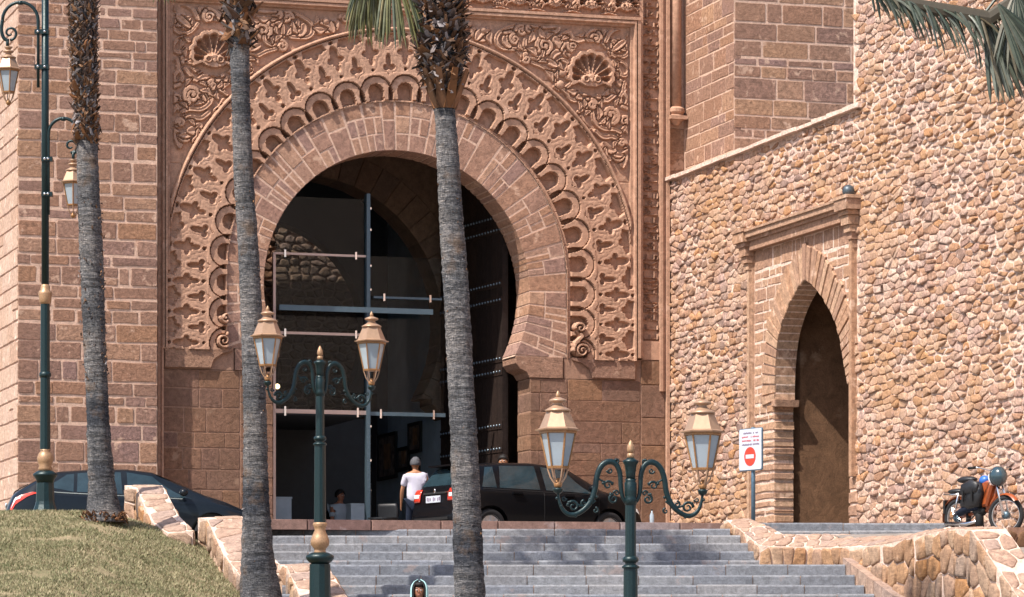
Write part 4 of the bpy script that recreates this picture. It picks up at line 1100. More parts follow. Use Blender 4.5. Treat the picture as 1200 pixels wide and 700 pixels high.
me = bpy.data.meshes.new('grass_blades'); me.vertices.add(len(co)); me.vertices.foreach_set('co', co.ravel()); me.loops.add(nf*3); me.loops.foreach_set('vertex_index', np.arange(nf*3, dtype=np.int32)); me.polygons.add(nf); me.polygons.foreach_set('loop_start', np.arange(0, nf*3, 3, dtype=np.int32)); me.update(calc_edges=True); me.materials.append(grass_mat())
gb = bpy.data.objects.new('grass_blades', me); COL.objects.link(gb); tag(gb, 'short half dry grass on the sloping lawn at the lower left', 'grass', kind='stuff')

# ================================================================== PALMS
def trunk_mat(name, cols):
    m, n, b = nodes(name); tc = n.nodes.new('ShaderNodeTexCoord'); v = tc.outputs['Object']
    mp = n.nodes.new('ShaderNodeMapping'); mp.inputs['Scale'].default_value = (1, 1, 5); lnk(n, v, mp.inputs[0])
    a = noise_n(n, mp.outputs[0], 16, 6, .75, .6); c = noise_n(n, v, 3, 4, .6); mp2 = n.nodes.new('ShaderNodeMapping'); mp2.inputs['Scale'].default_value = (6, 6, 1); lnk(n, v, mp2.inputs[0]); d = noise_n(n, mp2.outputs[0], 12, 5, .7)
    r = ramp(n, cols, [.28, .42, .55, .72]); lnk(n, a.outputs[0], r.inputs[0])
    r3 = ramp(n, [(.45,)*3, (1.3,)*3], [.35, .62]); lnk(n, d.outputs[0], r3.inputs[0]); col = mixc(n, .8, r.outputs[0], r3.outputs[0], 'MULTIPLY')
    bg_ = noise_n(n, v, .9, 3, .5); r4 = ramp(n, [(.38, .42, .5), (1.0, 1.0, 1.0), (1.5, 1.42, 1.35)], [.36, .5, .62]); lnk(n, bg_.outputs[0], r4.inputs[0]); col = mixc(n, 1.0, col, r4.outputs[0], 'MULTIPLY')
    r2 = ramp(n, [(0,)*3, (1,)*3], [.56, .70]); lnk(n, c.outputs[0], r2.inputs[0]); col = mixc(n, math_n(n, 'MULTIPLY', r2.outputs[0], .5), col, (.24, .15, .09))
    lnk(n, col, b.inputs['Base Color']); b.inputs['Roughness'].default_value = .9; b.inputs['Specular IOR Level'].default_value = .2
    mp5 = n.nodes.new('ShaderNodeMapping'); mp5.inputs['Scale'].default_value = (.7, .7, 9); lnk(n, v, mp5.inputs[0]); rg5 = noise_n(n, mp5.outputs[0], 2.2, 5, .8, .3); r5 = ramp(n, [(.5,)*3, (1.25,)*3], [.40, .58]); lnk(n, rg5.outputs[0], r5.inputs[0]); col = mixc(n, .85, col, r5.outputs[0], 'MULTIPLY'); lnk(n, col, b.inputs['Base Color'])
    bp = n.nodes.new('ShaderNodeBump'); bp.inputs['Strength'].default_value = 1.0; bp.inputs['Distance'].default_value = .04; lnk(n, math_n(n, 'ADD', math_n(n, 'ADD', a.outputs[0], rg5.outputs[0]), d.outputs[0]), bp.inputs['Height']); lnk(n, bp.outputs[0], b.inputs['Normal']); return m
M_TRUNK = trunk_mat('palm_bark', [(.02, .02, .025), (.075, .078, .088), (.19, .185, .19), (.46, .42, .39)])
def island_mat(name, cols, pos=None, rough=.7, spec=.3):
    m, n, b = nodes(name); r = ramp(n, cols, pos); lnk(n, rnd(n), r.inputs[0]); tc = n.nodes.new('ShaderNodeTexCoord')
    t = noise_n(n, tc.outputs['Object'], 12, 4, .6); r2 = ramp(n, [(.7,)*3, (1.2,)*3], [.3, .7]); lnk(n, t.outputs[0], r2.inputs[0])
    lnk(n, mixc(n, 1.0, r.outputs[0], r2.outputs[0], 'MULTIPLY'), b.inputs['Base Color']); b.inputs['Roughness'].default_value = rough; b.inputs['Specular IOR Level'].default_value = spec; return m
M_BOOT = island_mat('palm_boots', [(.04, .022, .014), (.13, .06, .028), (.05, .04, .04), (.22, .11, .05), (.09, .05, .03), (.26, .24, .25), (.07, .04, .025)])
M_BOOTO = island_mat('palm_boots_orange', [(.17, .07, .025), (.07, .035, .018), (.24, .10, .04)])
M_LEAF = island_mat('palm_leaf', [(.07, .075, .025), (.13, .12, .04), (.05, .07, .045), (.19, .15, .06)], None, .45, .5)
M_LEAFD = island_mat('palm_leaf_dull', [(.035,.05,.035), (.07,.085,.06), (.02,.03,.022), (.14,.155,.125), (.10,.075,.04)], None, .45, .5)
M_RIB = plain('leaf_rib_brown', (.045,.035,.02), .6)
def trunk(parent, pts, rads, seed):
    """pts bottom to top"""
    rr = random.Random(seed); P = []; Rr = []
    pts = [Vector(p) for p in pts]
    for i in range(len(pts)-1):
        L = (pts[i+1]-pts[i]).length; k = max(2, int(L/.035))
        for j in range(k):
            t = j/k; P.append(pts[i].lerp(pts[i+1], t)); Rr.append(rads[i]+(rads[i+1]-rads[i])*t)
    P.append(pts[-1]); Rr.append(rads[-1]); n = 32; vs = []; fs = []
    for it in range(2):                                     # soften the bends
        P = [P[0]]+[(P[i-1]+P[i]*2+P[i+1])/4 for i in range(1, len(P)-1)]+[P[-1]]
    for i, p in enumerate(P):
        step = (1 if i % 3 else 0)*.004*rr.uniform(.2, 2.2)
        for k in range(n):
            q = 2*PI*k/n; d = Vector((math.cos(q), math.sin(q), 0))
            rn = Rr[i]*(1+.07*noise.noise(Vector((d.x*2, d.y*2, p.z*1.3+seed)))+.05*noise.noise(Vector((d.x*7, d.y*7, p.z*5+seed)))+.05*noise.noise(Vector((d.x*14, d.y*14, p.z*16+seed))))-step+.006*noise.noise(Vector((d.x*25, d.y*25, p.z*40)))
            vs.append(p+d*rn)
        if i: fs += [((i-1)*n+k, (i-1)*n+(k+1) % n, i*n+(k+1) % n, i*n+k) for k in range(n)]
    fs.append(tuple(range(n))[::-1]); fs.append(tuple(range((len(P)-1)*n, len(P)*n)))
    return mesh_obj('trunk', vs, fs, M_TRUNK, parent, True)
def shards(parent, pts, rads, n, size, seed, mat, name='leaf_bases', lean=.6):
    """broken leaf bases standing off a trunk"""
    rr = random.Random(seed); mb = MB(); pts = [Vector(p) for p in pts]; tot = [0]
    for a, b in zip(pts[:-1], pts[1:]): tot.append(tot[-1]+(b-a).length)
    for _ in range(n):
        s_ = rr.random()*tot[-1]; i = max(j for j in range(len(pts)-1) if tot[j] <= s_); t = (s_-tot[i])/(tot[i+1]-tot[i])
        c = pts[i].lerp(pts[i+1], t); r = rads[i]+(rads[i+1]-rads[i])*t; q = rr.random()*2*PI
        d = Vector((math.cos(q), math.sin(q), 0)); tn = Vector((-d.y, d.x, 0)); L = size*rr.uniform(.5, 1.5); w_ = L*rr.uniform(.15, .38)
        o = c+d*(r*rr.uniform(.75, .98)); up = (Vector((0, 0, 1))*rr.uniform(.3, 1)*(1 if rr.random() < .75 else -1)+d*lean*rr.uniform(.4, 1.5)+tn*rr.uniform(-.7, .7)).normalized()
        sd_ = (tn+Vector((0, 0, rr.uniform(-.5, .5)))).normalized(); th = d*.012
        mb.add([o-sd_*w_, o+sd_*w_, o+up*L+sd_*w_*rr.uniform(.1, .8), o+up*L*rr.uniform(.8, 1.1)-sd_*w_*.5, o-sd_*w_*.8+th*2, o+sd_*w_*.8+th*2, o+up*L*.8+th], [(0, 1, 2, 3), (4, 5, 6), (0, 4, 6, 3), (1, 2, 6, 5), (0, 1, 5, 4), (3, 6, 2)])
    return tag(mb.build(name, mat, parent), kind='stuff')
def fan(parent, hub, axis, side, r, seed, mat, spread=2.6, n=26, droop=.6, wd=.028, tipdroop=.9, stem=None):
    """fan leaf: folded blades radiating from hub about axis within the plane (axis, side), tips hanging"""
    rr = random.Random(seed); mb = MB(); axis = Vector(axis).normalized(); side = (Vector(side)-axis*axis.dot(Vector(side))).normalized(); nor = axis.cross(side)
    for i in range(n):
        a = (i/(n-1)-.5)*spread+rr.uniform(-.03, .03); d = axis*math.cos(a)+side*math.sin(a); L = r*(.78+.22*math.cos(a*.8))*rr.uniform(.88, 1.05)
        pr = None; K = 7; prev = None; p = Vector(hub); dirv = d.copy()
        tw = side*math.cos(a)-axis*math.sin(a)
        for k in range(K+1):
            t = k/K; w_ = wd*r*(.25+1.3*t)*(1-t)**.6*1.6+.0015
            e1_ = p+tw*w_-nor*0; e2_ = p-tw*w_; m_ = p+nor*w_*.7+Vector((0, 0, 0))
            ring = [e1_, m_, e2_]; n0 = len(mb.v); mb.v += [tuple(x) for x in ring]
            if k: mb.f += [(n0-3, n0-2, n0+1, n0), (n0-2, n0-1, n0+2, n0+1)]
            dirv = (dirv+Vector((0, 0, -1))*droop*(.12+tipdroop*t*t*.6)+Vector((rr.uniform(-1, 1), rr.uniform(-1, 1), 0))*.03).normalized(); p = p+dirv*L/K
    f = mb.build('frond', mat, parent)
    if stem:
        S_ = [Vector(x) for x in stem]; P = [S_[0].lerp(S_[1], t).lerp(S_[1].lerp(S_[2], t), t) for t in [i/8 for i in range(9)]]
        MB().tube(P, [.030-.014*i/8 for i in range(9)], 6).build('leaf_stalk', mat, f)
    return f
def palm(label, pts, rads, seed): 
    b = Vector(pts[0]); o = empty('palm_tree', b, 0, label, 'palm tree', 'tall fan palms in front of the gate')
    loc = [Vector(p)-b for p in pts]; trunk(o, loc, rads, seed); return o, loc, b
def crown(o, top, seed, n=16, mat=M_LEAF, r=.95, up=0.15):
    rr = random.Random(seed)
    for i in range(n):
        q = 2*PI*i/n+rr.uniform(-.2, .2); el = rr.uniform(up, 1.2); d = Vector((math.cos(q)*math.cos(el), math.sin(q)*math.cos(el), math.sin(el))); L = rr.uniform(.9, 1.2)
        hub = Vector(top)+d*L+Vector((0, 0, .1)); fan(o, hub, d*.9+Vector((0, 0, .15)), Vector((-math.sin(q), math.cos(q), 0)), r, seed*50+i, mat, 2.4, 18, .5, stem=(Vector(top), Vector(top)+d*L*.5+Vector((0, 0, .12)), hub))
def px_path(L, d): return [pt(x, y, d) for x, y in L]
# palm beside the slim lamp post
d = 52.3
P = px_path([(123, 612), (122, 600), (119, 565), (116, 520), (113, 450), (110, 380), (107, 300), (104, 230), (102, 170), (100, 110), (98, 60), (97, 0), (96, -90), (95, -190)], d); s_ = d/F
o, loc, b = palm('leaning fan palm on the lawn, ragged brown leaf bases from its middle upward', P, [x*s_ for x in (25, 21, 16, 13.7, 13.2, 13.6, 14, 13.2, 12.5, 12, 12, 12.5, 13, 13)], 1)
shards(o, loc[8:13], [x*s_ for x in (12, 13, 14, 15, 16)], 2400, .085, 11, M_BOOT); shards(o, loc[8:11], [x*s_ for x in (14, 15, 16)], 34, .15, 12, M_BOOTO, 'orange_leaf_bases', .35)
shards(o, loc[4:8], [x*s_ for x in (14.5, 15, 15.5, 14.5)], 260, .035, 13, M_BOOT, 'bark_flakes', .3)
# foot of fibres
shards(o, loc[0:2], [x*s_ for x in (27, 24)], 260, .05, 14, M_BOOTO, 'root_fibres', .8)
crown(o, loc[-1]+Vector((0, 0, .3)), 3)
# palm left of the glass
d = 48.3
P = px_path([(307, 725), (306, 702), (303, 672), (301, 635), (300, 580), (299, 500), (297, 420), (294, 350), (290, 280), (285, 200), (282, 120), (281, 60), (280, 0), (279, -110), (278, -170)], d); s_ = d/F
o, loc, b = palm('slender fan palm left of the arch, stubs of cut leaves at the top', P, [x*s_ for x in (30, 25, 21, 18.5, 15.5, 14, 13.5, 13, 12, 11.5, 11, 11.5, 13, 13, 13)], 2)
shards(o, loc[11:14], [x*s_ for x in (11, 15, 17)], 420, .16, 21, M_BOOT); shards(o, [loc[11]+Vector((0, 0, .2)), loc[12]], [x*s_ for x in (12, 15)], 26, .22, 22, M_BOOTO, 'orange_leaf_bases', .3); 
shards(o, loc[2:11], [x*s_ for x in (20, 18, 15, 13.5, 13, 12.5, 11.5, 11, 10.5)], 420, .022, 23, M_BOOT, 'bark_flakes', .2)
crown(o, loc[-1]+Vector((0, 0, .25)), 4)
hub = pt(190, -42, d)-b; fan(o, hub, (-.1, .1, -1), (1, 0, 0), .55, 77, M_LEAF, 1.0, 12, .4, .018, stem=(loc[-1], (loc[-1]+hub)/2+Vector((0, 0, .5)), hub))
# palm in front of the arch
d = 43.0
P = px_path([(552, 800), (551, 700), (549, 660), (547, 600), (543, 500), (538, 410), (534, 330), (529, 260), (525, 190), (521, 130), (519, 105), (517, 60), (515, 0), (513, -110), (512, -190)], d); s_ = d/F
o, loc, b = palm('fan palm in front of the arch, shaggy dark skirt above split orange stubs', P, [x*s_ for x in (24, 18.5, 18, 17, 16, 15.5, 15, 14.5, 13.5, 12.5, 13, 16, 18, 18, 16)], 3)
shards(o, loc[10:14], [x*s_ for x in (13, 27, 27, 24)], 2600, .12, 31, M_BOOT, lean=.9)
bt = MB()
for q in range(9):                                        # the split stubs that spread under the skirt
    a = q*2*PI/9+.3; dv = Vector((math.cos(a), math.sin(a), 0)); tn = Vector((-dv.y, dv.x, 0)); c0 = loc[9]+Vector((0, 0, .02)); r0 = 12*s_; r1 = 28*s_; h_ = .46
    for w0, w1, s2 in ((.07, .035, 1), ):
        A = c0+dv*r0*.8; B_ = c0+dv*r1+Vector((0, 0, h_)); 
        bt.add([A-tn*w0, A+tn*w0, B_+tn*w1, B_-tn*w1, A-tn*w0+dv*.03, A+tn*w0+dv*.03, B_+tn*w1+dv*.02, B_-tn*w1+dv*.02], [(0, 1, 2, 3), (7, 6, 5, 4), (0, 4, 5, 1), (2, 6, 7, 3), (1, 5, 6, 2), (0, 3, 7, 4)])
bt.build('leaf_stubs', M_BOOTO, o)
shards(o, loc[2:9], [x*s_ for x in (17, 16, 15.2, 14.8, 14.2, 13.8, 13)], 520, .022, 33, M_BOOT, 'bark_flakes', .2)
crown(o, loc[-1]+Vector((0, 0, .25)), 5)
for k, (px, py, ax, r, sp, nn, sd_) in enumerate(((428, -48, (.05, .1, -1), 1.02, .8, 26, 1), (458, -52, (.15, -.1, -1), 1.12, .8, 26, 2), (440, -60, (-.15, .3, -1), .95, .9, 20, 3))):
    hub = pt(px, py, d-.2*k)-b; fan(o, hub, ax, (1, .2*k, 0), r, 90+k, M_LEAF, sp, nn, .35, .016, .9, stem=(loc[-1], (loc[-1]+hub)/2+Vector((0, 0, .7)), hub))
# palm off the right side whose leaves hang into the picture
d = 37.0
P = px_path([(1335, 1000), (1330, 600), (1322, 200), (1316, -40), (1314, -90)], d)
o, loc, b = palm('grey green palm leaves hanging in at the top right corner', P, [.3, .2, .18, .17, .16], 4); o['group'] = 'leaves reaching in from palms out of view'
crown(o, loc[-1]+Vector((0, 0, .3)), 6, 8, M_LEAFD, .9, .5)
hub = pt(1152, 18, d)-b; nA = (-.45, .1, -1)
fan(o, hub, (.55, 0, -1), (1, .3, .5), .95, 131, M_LEAFD, .75, 24, .25, .03, .5, stem=(loc[-1], (loc[-1]+hub)/2+Vector((0, 0, .5)), hub))
fan(o, pt(1170, 5, d-.3)-b, (.75, 0, -1), (1, .2, .4), .85, 132, M_LEAFD, .7, 18, .25, .03, .5)
fan(o, pt(1190, -10, d-.2)-b, (.1, 0, -1), (1, .2, 0), .8, 137, M_LEAFD, 1.0, 18, .25, .03, .5)
rib = [pt(x, y, d-.1)-b for x, y in ((1330, -60), (1240, -30), (1190, 2), (1160, 22), (1130, 17), (1100, 11), (1072, 4), (1045, -1), (1020, -8))]
MB().tube(rib, [.05, .06, .08, .085, .08, .07, .05, .03, .01], 8, ell=.45).build('leaf_midrib', M_RIB, o)
rr = random.Random(15); lf = MB()
for i in range(110):                                       # narrow leaflets hanging from the bent rib
    t = rr.uniform(.28, 1)*(len(rib)-1); k = min(int(t), len(rib)-2); p = rib[k].lerp(rib[k+1], t-k)+Vector((0, rr.uniform(-.05, .05), 0)); L = rr.uniform(.18, .62)*(1-.45*max(0, (t-5)/3)); dv = Vector((rr.uniform(.1, .75), rr.uniform(-.2, .2), rr.uniform(-.6, -.15))).normalized(); w_ = rr.uniform(.008, .022)
    tw = Vector((.8, .2, .5)).normalized(); K = 6
    for q in range(K+1):
        u = q/K; ww = w_*(1-u)**.5*(.6+.8*u)+.001; n0 = len(lf.v); lf.v += [tuple(p+tw*ww), tuple(p+Vector((0, -.006, 0))), tuple(p-tw*ww)]
        if q: lf.f += [(n0-3, n0-2, n0+1, n0), (n0-2, n0-1, n0+2, n0+1)]
        dv = (dv+Vector((.02, 0, -.22))).normalized(); p = p+dv*L/K
lf.build('leaflets', M_LEAFD, o)

# ================================================================== LANTERNS AND POSTS
def lantern(parent_loc, label, group, scale=1.0, hang=False, rot=0.0, mats=None):
    """six-sided lantern 1.07 m tall; origin at its bottom socket"""
    o = empty('street_lantern', parent_loc, rot, label, 'lantern', group)
    s_ = scale; n = 6
    def lt(name, prof, mat, k=6, sm=False, par=None): return MB().lathe([(r*s_, z*s_) for r, z in prof], k, rot=PI/6 if k == 6 else 0).build(name, mat, par or o, sm)
    lt('roof', [(.232, .655), (.235, .67), (.21, .685), (.135, .86), (.13, .872)], M_COPP)
    lt('brim', [(.20, .640), (.258, .652), (.262, .664), (.20, .668)], M_COPP)
    lt('roof_cap', [(.145, .868), (.148, .885), (.12, .90), (.075, .925), (.058, .945), (.05, .965), (.09, .975), (.105, .99), (.09, 1.005), (.05, 1.02), (.03, 1.03)], M_COPP, 20, True)
    if hang: lt('hanger_cup', [(.03, 1.02), (.06, 1.05), (.085, 1.08), (.03, 1.09)], M_COPP, 16, True)
    else: lt('finial', [(.018, 1.025), (.026, 1.045), (.024, 1.065), (.008, 1.10), (.002, 1.105)], M_GOLD, 12, True)
    rt, rb, zt, zb = .205*s_, .118*s_, .64*s_, .24*s_
    lt('top_frame', [(.20, .615), (.218, .62), (.215, .645), (.19, .645)], M_BRONZ)
    lt('bottom_frame', [(.10, .215), (.126, .22), (.13, .245), (.11, .25)], M_BRONZ)
    for k in range(6):
        a = PI/6+k*PI/3; b = a+PI/3
        p = lambda r, q, z: Vector((r*math.cos(q), r*math.sin(q), z))
        MB().tube([p(rb, a, zb), p(rt, a, zt)], .0125*s_, 4).build('corner_bar', M_BRONZ, o)
        q = [p(rb*.93, a, zb), p(rb*.93, b, zb), p(rt*.94, b, zt), p(rt*.94, a, zt)]; nn = (q[1]-q[0]).cross(q[3]-q[0]).normalized()*.004
        mesh_obj('pane', [x+nn for x in q]+[x-nn for x in q], [(0, 1, 2, 3), (7, 6, 5, 4), (0, 4, 5, 1), (1, 5, 6, 2), (2, 6, 7, 3), (3, 7, 4, 0)], M_FROST, o)
        MB().tube([p(rb, a, .22*s_), p(.085*s_, a, .12*s_), p(.04*s_, a, .05*s_)], .010*s_, 4).build('basket_bar', M_COPP, o)
    lt('basket_foot', [(.02, -.01), (.045, .02), (.05, .05), (.03, .07), (.02, .11)], M_BRONZ, 12, True)
    lt('bulb', [(.01, .26), (.03, .30), (.045, .40), (.03, .48), (.01, .50)], M_FROST, 12, True)
    return o
def scroll_arm(parent, sg, H0, loc_y=0.0):
    """cast arm of a two-branch post, sg = +-1, x outwards; z measured from the hub"""
    g = MB()
    def Z(x, y): return (sg*(515-x)/4.375/116.7, loc_y, H0+(600-y)/4.375/116.7)
    def sm(P, k=2):
        P = [Vector(p) for p in P]
        for _ in range(k):
            N = [P[0]]
            for a, b in zip(P[:-1], P[1:]): N += [a*.75+b*.25, a*.25+b*.75]
            P = N+[P[-1]]
        return P
    main = sm([Z(490, 620), Z(470, 590), Z(462, 530), Z(462, 470), Z(440, 418), Z(400, 405), Z(358, 430), Z(335, 490), Z(328, 560), Z(305, 620), Z(262, 665), Z(205, 690), Z(160, 665), Z(138, 615), Z(133, 560)])
    n = len(main); g.tube(main, [.014+.016*math.sin(PI*min(1, i/n*1.1))**.7 for i in range(n)], 8, ell=.7)
    arm = g.build('arm', M_GREEN, parent, True)
    def curl(c, r, turns, a0, s2, w_=.014):
        P = []
        for i in range(int(16*turns)+1):
            t = i/(16*turns); q = a0+s2*2*PI*turns*t; rad = r*(1-.8*t); v = Z(*c); P.append((v[0]+sg*-1*rad*math.cos(q), loc_y, v[2]+rad*math.sin(q)))
        MB().tube(P, [w_*(1-.5*i/len(P)) for i in range(len(P))], 6).build('curl', M_GREEN, arm, True)
    curl((213, 640), .060, 1.4, PI, -1, .016); curl((425, 600), .050, 1.4, PI/2, 1, .015); curl((395, 530), .048, 1.3, 0, 1, .014); curl((405, 455), .030, 1.2, PI, 1, .012); curl((270, 625), .034, 1.2, PI/2, 1, .013); curl((165, 600), .026, 1.1, 0, -1, .011); curl((440, 570), .030, 1.2, PI, -1, .012); curl((440, 405), .026, 1.1, -PI/2, 1, .012); curl((330, 660), .03, 1.1, PI/2, -1, .012)
    MB().tube(sm([Z(350, 500), Z(375, 515), Z(400, 512), Z(425, 520)]), [.016, .012, .010, .004]*1 if False else .011, 6).build('leaf_spray', M_GREEN, arm, True)
    MB().tube(sm([Z(330, 610), Z(290, 640), Z(250, 640), Z(215, 615)]), .012, 6).build('leaf_spray', M_GREEN, arm, True)
    for (x, y) in ((437, 400), (370, 520), (410, 575), (300, 605), (190, 620), (150, 640), (335, 590), (345, 450), (225, 690), (128, 600)):
        MB().ball(Z(x, y), .017, 8).build('bud', M_GREEN, arm, True)
    MB().lathe([(.02, -.05), (.045, -.03), (.05, -.01), (.055, .0), (.03, .012)], 12, Z(133, 552)).build('socket', M_GREEN, arm, True)
    return Z(133, 552)
def candelabra(px, d, rot, label, lampl, sinkz):
    base = pt(px, 600, d); s_ = 1.0
    hub_z = EYE+(HZ-HUBY[px])/F*d
    gz0 = sinkz
    o = empty('lamp_post', (base.x, base.y, gz0), rot, label, 'lamp post', 'two-branched lamp posts by the stairs'); H0 = hub_z-gz0
    def L(name, prof, mat, k=20, sm=True): return MB().lathe([(r, z+H0) for r, z in prof], k).build(name, mat, o, sm)
    L('shaft', [(.056, .10), (.056, -1.13)], M_GREEN, 12, False)
    L('hub', [(.060, -.06), (.064, .0), (.056, .02), (.062, .04), (.062, .16), (.050, .18), (.060, .20)], M_GREEN)
    L('bell', [(.045, .18), (.050, .26), (.062, .34), (.078, .365), (.082, .385), (.05, .40), (.03, .42)], M_GREEN)
    L('gold_collar', [(.038, .41), (.036, .455), (.028, .46)], M_GOLD)
    L('pine_cone', [(.012, .455), (.034, .475), (.038, .50), (.034, .535), (.018, .57), (.004, .595)], M_GOLD)
    L('ring', [(.058, -.64), (.078, -.63), (.082, -.61), (.078, -.59), (.058, -.575)], M_GREEN)
    L('lower_shaft', [(.072, -.66), (.078, -1.72)], M_GREEN, 12, False); L('ring', [(.07, -.70), (.088, -.695), (.088, -.675), (.07, -.665)], M_GREEN)
    L('gold_vase', [(.085, -1.70), (.098, -1.72), (.08, -1.76), (.07, -1.80), (.105, -1.88), (.125, -1.94), (.12, -1.99), (.08, -2.04), (.072, -2.07), (.10, -2.11)][::-1], M_GOLD)
    L('base_cap', [(.11, -2.24), (.16, -2.20), (.185, -2.16), (.18, -2.13), (.11, -2.09)], M_GREEN)
    L('pedestal', [(.20, -H0+.02), (.20, -H0+.25), (.15, -H0+.32), (.135, -2.24)], M_GREEN, 12, False)
    sock = [scroll_arm(o, sg, H0) for sg in (-1, 1)]
    for sp, lb in zip(sock, lampl):
        wp = Matrix.Translation(o.location) @ Matrix.Rotation(rot, 4, 'Z') @ Vector((sp[0], sp[1], sp[2]+.01))
        lantern(wp, lb, 'six-sided lanterns on the lamp posts', .88, rot=rot+.2)
    return o
HUBY = {739: 585, 375: 459}
candelabra(739, 36.0, R(12), 'dark green two-branched lamp post before the car, on the right of the stairs', ['copper-topped lantern nearest the black car, left branch of the right post', 'copper-topped lantern beside the no entry sign, right branch'], 1.05)
candelabra(375, 46.5, R(29), 'dark green two-branched lamp post with gold vase base, before the glass screen', ['copper-topped lantern touching the middle palm, left branch of the left post', 'copper-topped lantern before the glass mullion, right branch of the left post'], 1.1)
# tall slim post with two hanging lanterns
d = 53.6; k_ = d/F; bp = pt(53, 592, d)
tp = empty('tall_lamp_post', bp, 0, 'tall slim dark green lamp post with gold collars, standing on the lawn crest', 'lamp post')
def TZ(y): return (592-y)*k_
def TL(name, prof, mat, k=20, sm=True): return MB().lathe([(r*k_, TZ(y)) for r, y in prof], k).build(name, mat, tp, sm)
TL('pedestal', [(15, 600), (12, 592), (11, 588), (10, 566)], M_GREEN, 12, False); TL('pedestal_cap', [(10, 566), (11, 562), (14, 558), (14.5, 556), (9, 552)], M_GREEN)
TL('gold_vase', [(6.5, 553), (8.5, 549), (7, 546), (9, 542), (9.6, 537), (8, 532), (5.5, 529), (6.5, 527)], M_GOLD)
TL('lower_shaft', [(6.2, 528), (5.6, 438), (5.4, 356)], M_GREEN, 12, False); TL('ring', [(5.6, 443), (7, 441), (7, 438), (5.6, 436)], M_GREEN)
TL('gold_collar', [(5, 357), (7.2, 354), (7.2, 350), (8.2, 345), (7.8, 342), (5.5, 340), (5.5, 336), (4, 333)], M_GOLD)
TL('upper_shaft', [(4.4, 334), (4.2, -60)], M_GREEN, 12); TL('top_finial', [(5, -60), (7, -64), (3, -70), (1, -80)], M_GOLD)
def hang_arm(sgx, yc1, yc2, ytop, xr, xo):
    def V(x, y): return ((x-53)*k_, -.02, TZ(y))
    def sm(P, k=2):
        P = [Vector(p) for p in P]
        for _ in range(k):
            N = [P[0]]
            for a, b in zip(P[:-1], P[1:]): N += [a*.75+b*.25, a*.25+b*.75]
            P = N+[P[-1]]
        return P
    xm_ = (xr+xo)/2; rw = abs(xo-xr)/2
    P = [V(xr, yc2+24), V(xr, yc1), V(xr, ytop+rw*1.1)]+[V(xm_-math.cos(a)*rw*(1 if xo > xr else -1), ytop+rw*1.05-math.sin(a)*rw*1.05) for a in [PI*i/12 for i in range(1, 12)]]+[V(xo, ytop+rw*1.1)]
    a_ = MB().tube(P, [.022]*2+[.025]*(len(P)-2), 8).build('arm', M_GREEN, tp, True)
    sg = 1 if xo > xr else -1; y0 = ytop+rw*1.1; hx = xo-sg*6
    MB().tube(sm([V(xo, y0-2), V(xo+sg*1.5, y0+10), V(xo-sg*1, y0+19), V(hx, y0+22)]), [.036, .030, .024, .022, .022, .022, .022, .022, .022][:len(sm([V(xo, y0-2), V(xo+sg*1.5, y0+10), V(xo-sg*1, y0+19), V(hx, y0+22)]))] if False else .027, 8).build('arm_tip', M_GREEN, a_, True)
    C = []
    for i in range(22):
        t = i/21; q = -PI/2+sg*-1*2*PI*1.15*t*-1; r = 8.5*(1-.78*t); C.append(V(hx-sg*3+sg*-1*r*math.cos(q)*-1, y0+13+r*-math.sin(q)))
    MB().tube(C, [.022-.008*i/21 for i in range(22)], 8).build('curl', M_GREEN, a_, True)
    MB().tube([V(xm_, ytop-1), V(xm_, ytop+3)], .035, 8).build('node', M_GREEN, a_, True)
    MB().tube([V(hx, y0+20), V(hx, y0+30)], .024, 8).build('hanger', M_GREEN, a_, True)
    for yc in (yc1, yc2):
        mb = MB(); x0_, x1_ = sorted((xr-sg*-1*3, 53+sg*-1*7)); mb.box((min(xr, 53)-4-53)*k_, (max(xr, 53)+4.5-53)*k_, -.07, .06, TZ(yc+2.6), TZ(yc-2.6)); mb.build('clamp', M_GREEN, tp)
        for xx in (xr, 53+sg*-5*0): MB().ball(((xx-53)*k_, -.08, TZ(yc)), .022, 8).build('bolt', M_CHROM, tp, True)
    return hx, y0+29
hx, hy = hang_arm(-1, 38, 79, 3, 45, 3)
sc_l = .80
lantern(bp+Vector(((10-53)*k_, -.02, TZ(hy)-1.085*sc_l)), 'small brown hanging lantern at the top left edge of the slim post', 'hanging lanterns on the slim post', sc_l, True, .3)
hx2, hy2 = hang_arm(1, 187, 228, 139, 57, 92)
lantern(bp+Vector(((86-53)*k_, -.02, TZ(hy2)-1.085*sc_l)), 'small brown hanging lantern half behind the leaning palm trunk', 'hanging lanterns on the slim post', sc_l, True, .1)

